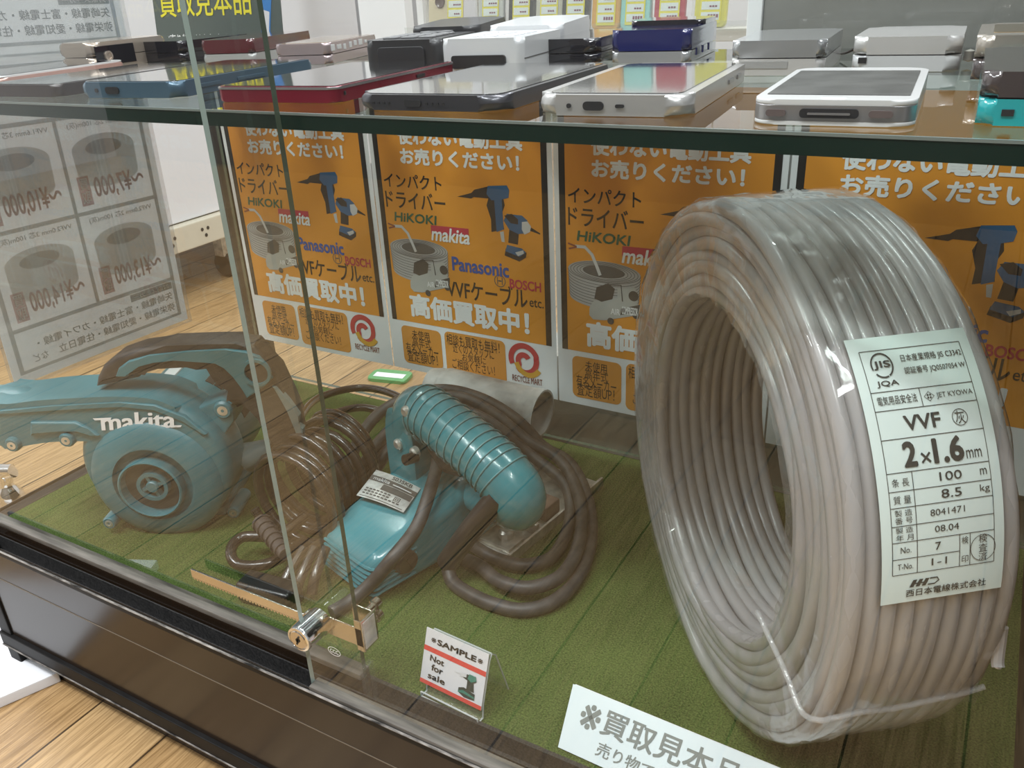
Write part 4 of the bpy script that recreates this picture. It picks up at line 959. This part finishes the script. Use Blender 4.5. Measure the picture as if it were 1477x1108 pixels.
smartphone('slate blue smartphone with rounded edges in the front row, left of the red one', (115, 142), (239, 146), 8, .150, .0098, P_blue, r=.008, bev=.0035, holes=((.36, .011, .0042, M_port), (.2, .0025, .0025, M_port)), mids=((.12, .022, P_blue), (.38, .030, P_blue)))
smartphone('flat red smartphone with silver rim in the front row', (313, 148), (478, 152), 6, .142, .0088, P_red, r=.006, bev=.0012, rim=P_stl, mids=((.05, .0015, M_port), (.62, .01, M_port)), bez=.0025)
o = smartphone('graphite grey rounded smartphone in the front row between the red and silver ones', (508, 159), (720, 165), 4, .158, .0078, P_dg, r=.013, bev=.0036, bez=.0035, holes=((.43, .0095, .0032, M_port),))
for k in range(8): obj('speaker_hole', prism(rr(.0013, .0013, .0006, 3, .013 + .0031 * k if k < 4 else .044 + .0031 * (k - 4), .0032), -.0003, .0006), M_port, o, 40, False).data.transform(RX(R(90)))
smartphone('pale silver smartphone with rounded body, left of the white one with a wide dock slot', (770, 167), (995, 170), 6, .142, .0092, P_sil, r=.011, bev=.0042, bez=.005, holes=((.40, .0095, .0038, M_port), (.24, .002, .002, M_port), (.57, .004, .0015, M_port)), mids=((.60, .012, P_stl), (.76, .010, P_stl)))
# white phone with steel band
a, yw, d = place((1082, 180), (1318, 186), 4)
o = thing('smartphone', 'small white framed smartphone with steel band and wide dock slot, front row right', 'phone', (a.x, a.y, a.z), yw, GRP)
w, L, t = d, .118, .0098
obj('body', slab(w, L, .0018, .0078, .009, .0004), P_stl, o, 40, False)
mb = MB(); mb.add(slab(w, L, .0003, .002, .009, .0006)); mb.add(slab(w, L, .0076, t, .009, .0008)); obj('white_glass', mb, P_wht, o, 40, False)
obj('screen', slab(w - .0065, L - .030, t - .0002, t + .0003, .0008, .0001, .00325, .014), M_sgrey, o, 40, False)
obj('home_button', MB().add(lathe([(0, 0), (.0045, 0), (.005, -.0003)], 24), T(w / 2, .007, t + .0003)), P_wht, o, 40, False)
for x, ww in ((.16, .0075), (.80, .0085)): obj('speaker_slot', prism(rr(ww, .0026, .0012, 4, w * x - ww / 2, .0036), -.0004, .001), mat('slot_brown', (.12, .09, .085), .5), o, 40, False).data.transform(RX(R(90)))
obj('dock_slot', prism(rr(w * .36, .0034, .0014, 4, w * .31, .0032), -.0004, .001), M_port, o, 40, False).data.transform(RX(R(90)))
obj('dock_contact', prism(rr(w * .26, .0008, .0003, 3, w * .36, .0044), -.0002, .0014), P_stl, o, 40, False).data.transform(RX(R(90)))

def flip(label, FL, FR, yaw, L, t, c1, c2=None, w=None, r=.008, bev=.003, gap=.45, top=1.0, extra=None, name='flip_phone', window=None):
    a, yw, d = place(FL, FR, yaw, L=L * 1.04, w=w); w = (w or d) * (LASTK[0] if w else 1); t = taller(t)
    o = thing(name, label, 'phone', (a.x, a.y, a.z), yw, GRP)
    obj('lower_half', slab(w, L, .0003, t * gap - .0003, r, min(bev, t * gap * .35)), c2 or c1, o, 40, False)
    obj('upper_half', slab(w, L * top, t * gap + .0003, t, r, min(bev, t * (1 - gap) * .4)), c1, o, 40, False)
    h = MB(); h.add(tube([(w * .12, L - .004, t * gap), (w * .88, L - .004, t * gap)], t * .30, 14)); obj('hinge', h, c2 or c1, o, 40, False)
    if window: obj('outer_window', slab(w * window[2], L * window[3], t - .0003, t + .0002, .002, .0001, w * window[0], L * window[1]), window[4], o, 40, False)
    if extra: extra(o, w, L, t)
    return o
F_beige = Mb('beige_metallic', (.50, .42, .35), .25, .6); F_blk = Mb('black_gloss', (.010, .010, .014), .08, 0, 1); F_mar = Mb('maroon_gloss', (.085, .012, .018), .12, 0, 1); F_lgrey = Mb('grey_lower_shell', (.42, .42, .42), .3, .3)
F_mauve = Mb('mauve_metallic', (.44, .36, .37), .25, .6); F_navy = Mb('navy_gloss', (.010, .014, .085), .12, 0, .8); F_sil = Mb('silver_plastic', (.52, .53, .54), .2, .7); F_ws = Mb('white_silver_plastic', (.66, .65, .64), .25, .4)
F_teal = Mb('turquoise_gloss', (.02, .34, .36), .15, 0, .8); F_smoke = Mb('smoky_brown_gloss', (.055, .042, .042), .08, 0, 1); F_champ = Mb('champagne_metallic', (.44, .40, .35), .22, .5); F_rug = Mb('rugged_black_rubber', (.022, .022, .024), .5); F_whp = Mb('white_flip_plastic', (.55, .56, .57), .28)
F_tan = Mb('bronze_window', (.33, .21, .07), .1, .3, 1)
def cam_eye(o, w, L, t):
    obj('lens_panel', box(w - .0006, w + .0006, .002, .05, t * .12, t * .85, .0004), F_blk, o, 40, False)
    obj('lens_ring', MB().add(lathe([(.0045, 0), (.0045, .0016), (.003, .0016), (.003, .0005), (0, .0005)], 20), T(w + .0004, .016, t * .45) @ RY(R(90))), F_beige, o, 40, False)
flip('beige metallic flip phone with lens on its side, back row left end', (84, 92), (156, 94), 9, .10, .019, F_beige, r=.010, bev=.004, extra=cam_eye, w=.050)
flip('black glossy flip phone in the back row, just right of the beige one', (187, 89), (285, 90), 6, .10, .018, F_blk, w=.072, r=.006, bev=.003)
flip('maroon glossy flip phone over a grey lower half, behind the dark glass edge', (292, 88), (360, 89), 16, .118, .018, F_mar, F_lgrey, gap=.44, r=.005, bev=.0035, w=.055)
def worn(o, w, L, t):
    mb = MB()
    for k in range(7): mb.add(box(w - .0004, w + .0005, .004 + .012 * k + random.uniform(0, .004), .011 + .012 * k + random.uniform(0, .004), t * .55 + random.uniform(0, .002), t * .8 + random.uniform(0, .002), .0003))
    obj('worn_patch', mb, F_whp, o, 0, False)
flip('mauve slider phone with bronze face and chipped white side, back row', (398, 95), (463, 96), 17, .112, .0165, F_mauve, r=.006, bev=.0025, window=(.08, .06, .84, .88, F_tan), extra=worn, w=.050)
# rugged black phone, opened flat
a, yw, d = place((528, 98), (606, 100), 13, L=.172, w=.058)
o = thing('flip_phone', 'rugged black flip phone lying open with keypad up, left of the white open one', 'phone', (a.x, a.y, a.z), yw, GRP); w = .058
obj('lower_half', slab(w, .086, .0003, .0215, .007, .005), F_rug, o, 40, False); obj('end_cap', prism(rr(w * .62, .013, .003, 4, w * .19, .004), -.0008, .002, .0004), mat('cap_black', (.03, .03, .033), .35), o, 40, False).data.transform(RX(R(90)))
mb = MB()
for i in range(3):
    for j in range(4): mb.add(box(.009 + .014 * i, .020 + .014 * i, .014 + .013 * j, .023 + .013 * j, .0212, .0228, .0008))
obj('keypad', mb, mat('grey_keys', (.16, .16, .165), .35), o, 40, False); mb = MB(); mb.add(lathe([(.013, 0), (.013, .0018), (.006, .002), (.006, .0008), (0, .0008)], 28), T(w / 2, .072, .0212)); obj('navigation_ring', mb, mat('grey_keys', (.2, .2, .2)), o, 40, False)
uh = MB(); uh.add(slab(w, .088, 0, .012, .012, .003), T(0, .084, .0135) @ RX(R(2))); obj('upper_half', uh, F_rug, o, 40, False)
# white phone, opened
a, yw, d = place((637, 98), (740, 101), 9, L=.172, w=.060)
o = thing('flip_phone', 'white flip phone lying open with an uncovered dark socket in its end', 'phone', (a.x, a.y, a.z), yw, GRP); w = .060
obj('lower_half', slab(w, .088, .0003, .022, .006, .0045), F_whp, o, 40, False)
obj('end_socket', prism(rr(w * .66, .0085, .002, 4, w * .14, .003), -.0008, .002, .0002), M_port, o, 40, False).data.transform(RX(R(90)))
mb = MB(); mb.add(box(w * .72, w * .78, -.0012, .0, .005, .010, .0002)); mb.add(box(w * .3, w * .33, -.0012, .0, .005, .010, .0002)); obj('socket_contact', mb, M_brass, o, 40, False)
mb = MB()
for i in range(3):
    for j in range(4): mb.add(box(.009 + .0145 * i, .021 + .0145 * i, .012 + .0125 * j, .022 + .0125 * j, .0216, .0226, .0006))
obj('keypad', mb, mat('pale_keys', (.55, .56, .58), .3), o, 40, False)
obj('seam_line', box(w - .0002, w + .0003, .004, .094, .0085, .0091), M_dgreyp, o, 0, False)
uh = MB(); uh.add(slab(w, .088, 0, .0125, .010, .004), T(0, .084, .0125) @ RX(R(2))); obj('upper_half', uh, F_whp, o, 40, False)
def redline(o, w, L, t): obj('red_edge_line', box(w - .0003, w + .0006, L * .45, L * .98, t * .82, t * .92), Mb('red_trim', (.35, .02, .03)), o, 0, False)
flip('thin black glossy phone with a red edge line, left of the navy one', (760, 88), (852, 90), 8, .108, .0150, F_blk, w=.056, r=.010, bev=.004, gap=.42, extra=redline)
def keys(o, w, L, t): 
    for k in range(3): obj('side_key', box(w - .0004, w + .0009, .02 + .022 * k, .034 + .022 * k, t * .15, t * .38, .0003), F_navy, o, 40, False)
flip('navy blue flip phone with silver lower edge and black lid end', (880, 92), (993, 95), 7, .100, .0215, F_navy, F_sil, w=.056, r=.006, bev=.004, gap=.36, extra=lambda o, w, L, t: (keys(o, w, L, t), obj('lid_end', slab(w * .98, L * .5, t - .001, t + .0035, .006, .002, w * .01, L * .48), F_blk, o, 40, False)))
flip('silver flip phone with ribbed base, right of the tall pale silver smartphone', (1052, 110), (1180, 108), 5, .096, .0190, F_sil, F_ws, w=.052, r=.005, bev=.004, gap=.5, extra=lambda o, w, L, t: obj('front_groove', box(.006, w * .62, -.0004, .0006, t * .22, t * .42), F_lgrey, o, 0, False))
def strap(o, w, L, t): obj('strap', tube([(-.002, L * .7, t * .5), (-.012, L * .85, .004), (-.022, L * 1.05, .0025), (-.030, L * 1.2, .004)], .0008, 6, sm=5), M_rub, o, 60, False)
def whx(o, w, L, t): strap(o, w, L, t); obj('front_port', box(.004, .0085, -.0005, .0006, t * .25, t * .42), M_port, o, 0, False); obj('charm', MB().add(lathe([(0, 0), (.003, .001), (.003, .006), (0, .007)], 12), T(w + .004, L * .4, .002)), M_steel, o, 40, False)
flip('white silver flip phone with a hand strap, behind the white framed smartphone', (1225, 104), (1372, 101), 3, .088, .0185, F_ws, F_whp, w=.056, r=.008, bev=.004, gap=.48, extra=whx)
flip('turquoise flip phone with smoky brown lid at the shelf right end', (1405, 182), (1477, 184), 3, .105, .0190, F_smoke, F_teal, w=.052, r=.006, bev=.0035, gap=.52, extra=lambda o, w, L, t: obj('front_port', box(.008, .012, -.0005, .0006, t * .2, t * .32), M_port, o, 0, False))
flip('champagne flip phone with tan window behind the turquoise one at far right', (1398, 118), (1477, 118), 2, .095, .0215, F_champ, F_smoke, w=.056, r=.008, bev=.005, gap=.5, window=(.12, .2, .76, .65, F_tan))

# ================================================================== CARD WITH YELLOW WRITING standing at the shelf back
kc = thing('shelf_card', 'dark green card with yellow Japanese writing standing on the shelf at left', 'sign', (.035, -.012, ZS))
Fk = frame(Vector((-.060, -.014, ZS + .0005)), Vector((1, 0, 0)), Vector((0, .10, .995)).normalized(), Vector((0, -.995, .10)).normalized())
def kcp(n, items, m):
    mb = MB()
    for it in items: mb.add(it, Fk)
    obj(n, mb, m, kc, 0)
cwid = .188
kcp('card', [prism([(0, 0), (cwid, 0), (cwid, .115), (0, .115)], -.0008, .0004)], mat('card_dark_green', (.075, .095, .085), .35, coat=.3))
kcp('yellow_lettering', [tx('買取見本品', .010, .036, .148, .066, .0008, .012)], M_yel)
kcp('white_lettering', [tx('(売り物ではありません)', .018, .006, .125, .019, .0008, .006)], M_white)
kcp('phone_picture', [flat([(.158, .012), (.170, .010), (.176, .045), (.186, .088), (.170, .092), (.163, .05)], .0008)], mat('picture_blue', (.04, .18, .45), .5))
kcp('phone_picture_keys', [flat([(.161, .014), (.169, .013), (.173, .038), (.165, .040)], .001), flat([(.168, .056), (.178, .054), (.181, .078), (.172, .080)], .001)], M_lgreyp)

# ================================================================== BEHIND THE CASE
# rack of bagged phones with yellow price cards
RY_ = .50
rk = thing('phone_rack', 'clear wire phone rack with a low rail behind the showcase', 'rack', (.22, RY_, -.15))
mb = MB(); mb.add(box(-.09, .46, RY_ - .004, RY_ + .05, .360, .376, .001)); obj('rack_shelf', mb, mat('rack_grey', (.50, .47, .42), .4), rk)
mb = MB(); mb.add(box(-.09, .46, RY_ - .010, RY_ - .007, .374, .386, .0005)); obj('front_rail', mb, G_acr, rk)
mb = MB()
for x in (-.085, .455): mb.add(box(x - .006, x + .006, RY_ + .03, RY_ + .045, -.15, .62))
obj('upright', mb, mat('rack_white', (.7, .7, .7), .4), rk)
mb = MB()
for k in range(12): mb.add(tube([(-.08 + .0485 * k, RY_ + .045, .37), (-.08 + .0485 * k, RY_ + .045, .62)], .0012, 6))
obj('wire', mb, M_steel, rk)
specs = [(640, (.62, .55, .40)), (706, (.50, .52, .52)), (750, (.03, .03, .035)), (790, (.55, .55, .50)), (828, (.05, .05, .055)), (872, (.65, .36, .09)), (914, (.30, .62, .62)), (963, (.40, .03, .06)), (1022, (.62, .58, .10))]
cnames = ('cream coloured phone bag with a round lens', 'grey bagged phone with yellow price card, right of the cream one', 'black bagged phone with yellow price card, left of a pale one', 'pale bagged phone with yellow price card between two black ones', 'black bagged phone with yellow price card, left of the orange one', 'orange bagged phone with yellow price card', 'light blue bagged phone with yellow price card', 'red bagged phone with yellow price card', 'yellow bagged phone with yellow price card at the rack right end')
for i, ((px, c), lab) in enumerate(zip(specs, cnames)):
    q = un(px, 36, 1, RY_); w = .044 if i else .062
    o = thing('bagged_phone', lab + ' on the rear rack', 'phone', (q.x, RY_, .3765), 0, 'bagged phones on the rear rack')
    Fp = frame((0, 0, 0), Vector((1, 0, 0)), Vector((0, .14, .99)).normalized(), Vector((0, -.99, .14)).normalized())
    mb = MB(); mb.add(prism(rr(w, .13, .007, 4, -w / 2, .001), -.010, -.001, .002), Fp); obj('phone_body', mb, Mb('bagged_body_%d' % i, c, .35), o, 40, False)
    mb = MB(); mb.add(prism(rr(w + .006, .14, .003, 3, -w / 2 - .003, 0), .0012, .0016), Fp); obj('clear_bag', mb, glass('bag', (.95, .95, .93), 1.45, rough=.08, bump=.4, bscale=60, milk=.06), o, 0, False)
    x0 = -w * .32 if i else .006
    wc = w * .66 if i else .028
    mb = MB(); mb.add(rect(x0, .006, x0 + wc, .062, .0), Fp); obj('price_card', mb, mat('price_card_yellow', (.72, .66, .06), .45), o, 0, False)
    mb = MB()
    for y in (.010, .023, .036, .049): mb.add(rect(x0 + .002, y, x0 + wc - .002, y + .010, .0003), Fp)
    obj('price_card_panel', mb, mat('price_panel', (.66, .72, .74), .45), o, 0, False)
    mb = MB()
    for k, y in enumerate((.012, .025, .038, .051)):          # too small to read in the photo: rows of print only
        for t_ in range(4 - k % 2): mb.add(rect(x0 + wc * (.40 + .13 * t_ + .05 * (k % 2)), y + .001, x0 + wc * (.50 + .13 * t_ + .05 * (k % 2)), y + (.0052 if k == 0 else .0032), .0006), Fp)
    obj('price_lettering', mb, mat('price_ink', (.20, .05, .10), .5), o, 0, False)
    if i == 0:
        mb = MB(); mb.add(lathe([(.0, .0), (.0055, .0), (.0085, .0015), (.0085, -.001)], 24), Fp @ T(-.008, .045, .0)); obj('lens', mb, mat('lens_brown', (.10, .06, .05), .2), o, 40, False)
# pale boards, grey cabinet, wall fixtures
a = un(522, 60, 1, .9); b_ = un(588, 60, 1, .9)
tag(obj('white_board', box(a.x, b_.x, .9, .93, -.15, 1.2, .002), mat('white_board', (.78, .79, .80), .5)), 'tall white upright board behind the rear phone rack, left side', 'board')
a = un(430, 40, 1, 1.4); b_ = un(540, 40, 1, 1.4)
tag(obj('grey_partition', box(a.x - .6, b_.x + .2, 1.4, 1.44, -.15, 1.2, .002), mat('partition_grey', (.52, .52, .53), .6)), 'light grey partition far behind the dark green card', 'partition')
gc = thing('grey_cabinet', 'grey panelled cabinet standing behind the case at right', 'cabinet', (.75, .06, -.15))
obj('panel', box(.595, 1.15, .05, .09, -.15, .80, .002), mat('cabinet_grey', (.33, .33, .31), .25, .3, coat=.3), gc)
obj('lower_box', box(.36, 1.15, .03, .09, -.15, .085, .002), mat('cabinet_lower_grey', (.30, .30, .27), .3, coat=.2), gc)
obj('white_edge', box(.583, .595, .047, .09, .20, .80, .001), M_white, gc)
# white cabinet on casters seen past the left side
q = un(262, 315, 0, -.75)
wc_ = thing('white_cabinet', 'white cabinet on black casters standing on the floor behind at left', 'cabinet', (-1.0, .6, -.15))
p0, p1 = un(215, 335, 0, -.72), un(330, 300, 0, -.72)
zt = (p0.z + p1.z) / 2
obj('body', box(-1.35, -.72, .1, 1.15, zt, 1.3, .004), mat('cabinet_white', (.74, .74, .77), .45), wc_)
obj('plinth', box(-1.35, -.735, .12, 1.13, zt - .06, zt, .003), mat('plinth_beige', (.55, .51, .42), .5), wc_)
for y in (.25, .62, 1.0):
    o = obj('caster', MB().add(lathe([(0, -.012), (.026, -.012), (.03, -.008), (.03, .008), (.026, .012), (0, .012)], 24), T(-.76, y, -.12) @ RX(R(90))), M_rub, wc_)
    obj('caster_fork', box(-.775, -.745, y - .016, y + .016, -.10, zt - .055, .002), M_steel, o)
ps = un(288, 315, 0, -.71)
stp = thing('power_strip', 'beige power strip with round sockets along the white cabinet base', 'power strip', (-.715, ps.y, zt - .055))
obj('housing', box(-.734, -.700, ps.y - .16, ps.y + .16, zt - .056, zt - .002, .004), mat('strip_beige', (.62, .57, .46), .45), stp)
for k in (-1, 0, 1):
    mb = MB()
    for dy, dz in ((-.008, .006), (.008, .006), (0, -.008)): mb.add(lathe([(0, .0005), (.004, .0005)], 12), T(-.6997, ps.y + .09 * k + dy, zt - .028 + dz) @ RY(R(90)))
    obj('socket', mb, M_port, stp, 0)
# white board lying on the floor and chrome furniture foot outside the left end
wb = [un(u, v, 2, -.138) for u, v in ((84, 968), (0, 1005), (-60, 960), (0, 862), (32, 872))]
q1 = un(84, 970, 2, -.138); q0 = un(-60, 1032, 2, -.138); dv = (q1 - q0).normalized(); pv = Vector((-dv.y, dv.x, 0))
tag(obj('white_base_board', MB().add(box(-.15, 0, 0, .30, -.15, -.138, .0015), T(q1.x, q1.y, 0) @ RZ(math.atan2(dv.y, dv.x))), mat('white_laminate', (.74, .74, .75), .35)), 'white laminate board lying on the floor at the case front left corner', 'board')
cq = un(22, 733, 2, -.15)
chf = thing('chrome_foot', 'chrome tube frame foot standing on the floor left of the case', 'furniture foot', (cq.x, cq.y, -.15))
obj('foot_cup', MB().add(lathe([(0, 0), (.0165, 0), (.017, .002), (.016, .022), (.009, .033), (.0075, .036), (.0075, .042), (0, .042)], 28), T(cq.x, cq.y, -.15)), M_chrome, chf)
obj('elbow', MB().add(tube([(cq.x, cq.y, -.110), (cq.x, cq.y, -.098), (cq.x - .012, cq.y - .006, -.092), (cq.x - .30, cq.y - .16, -.092)], .0085, 16, sm=4)), M_chrome, chf)
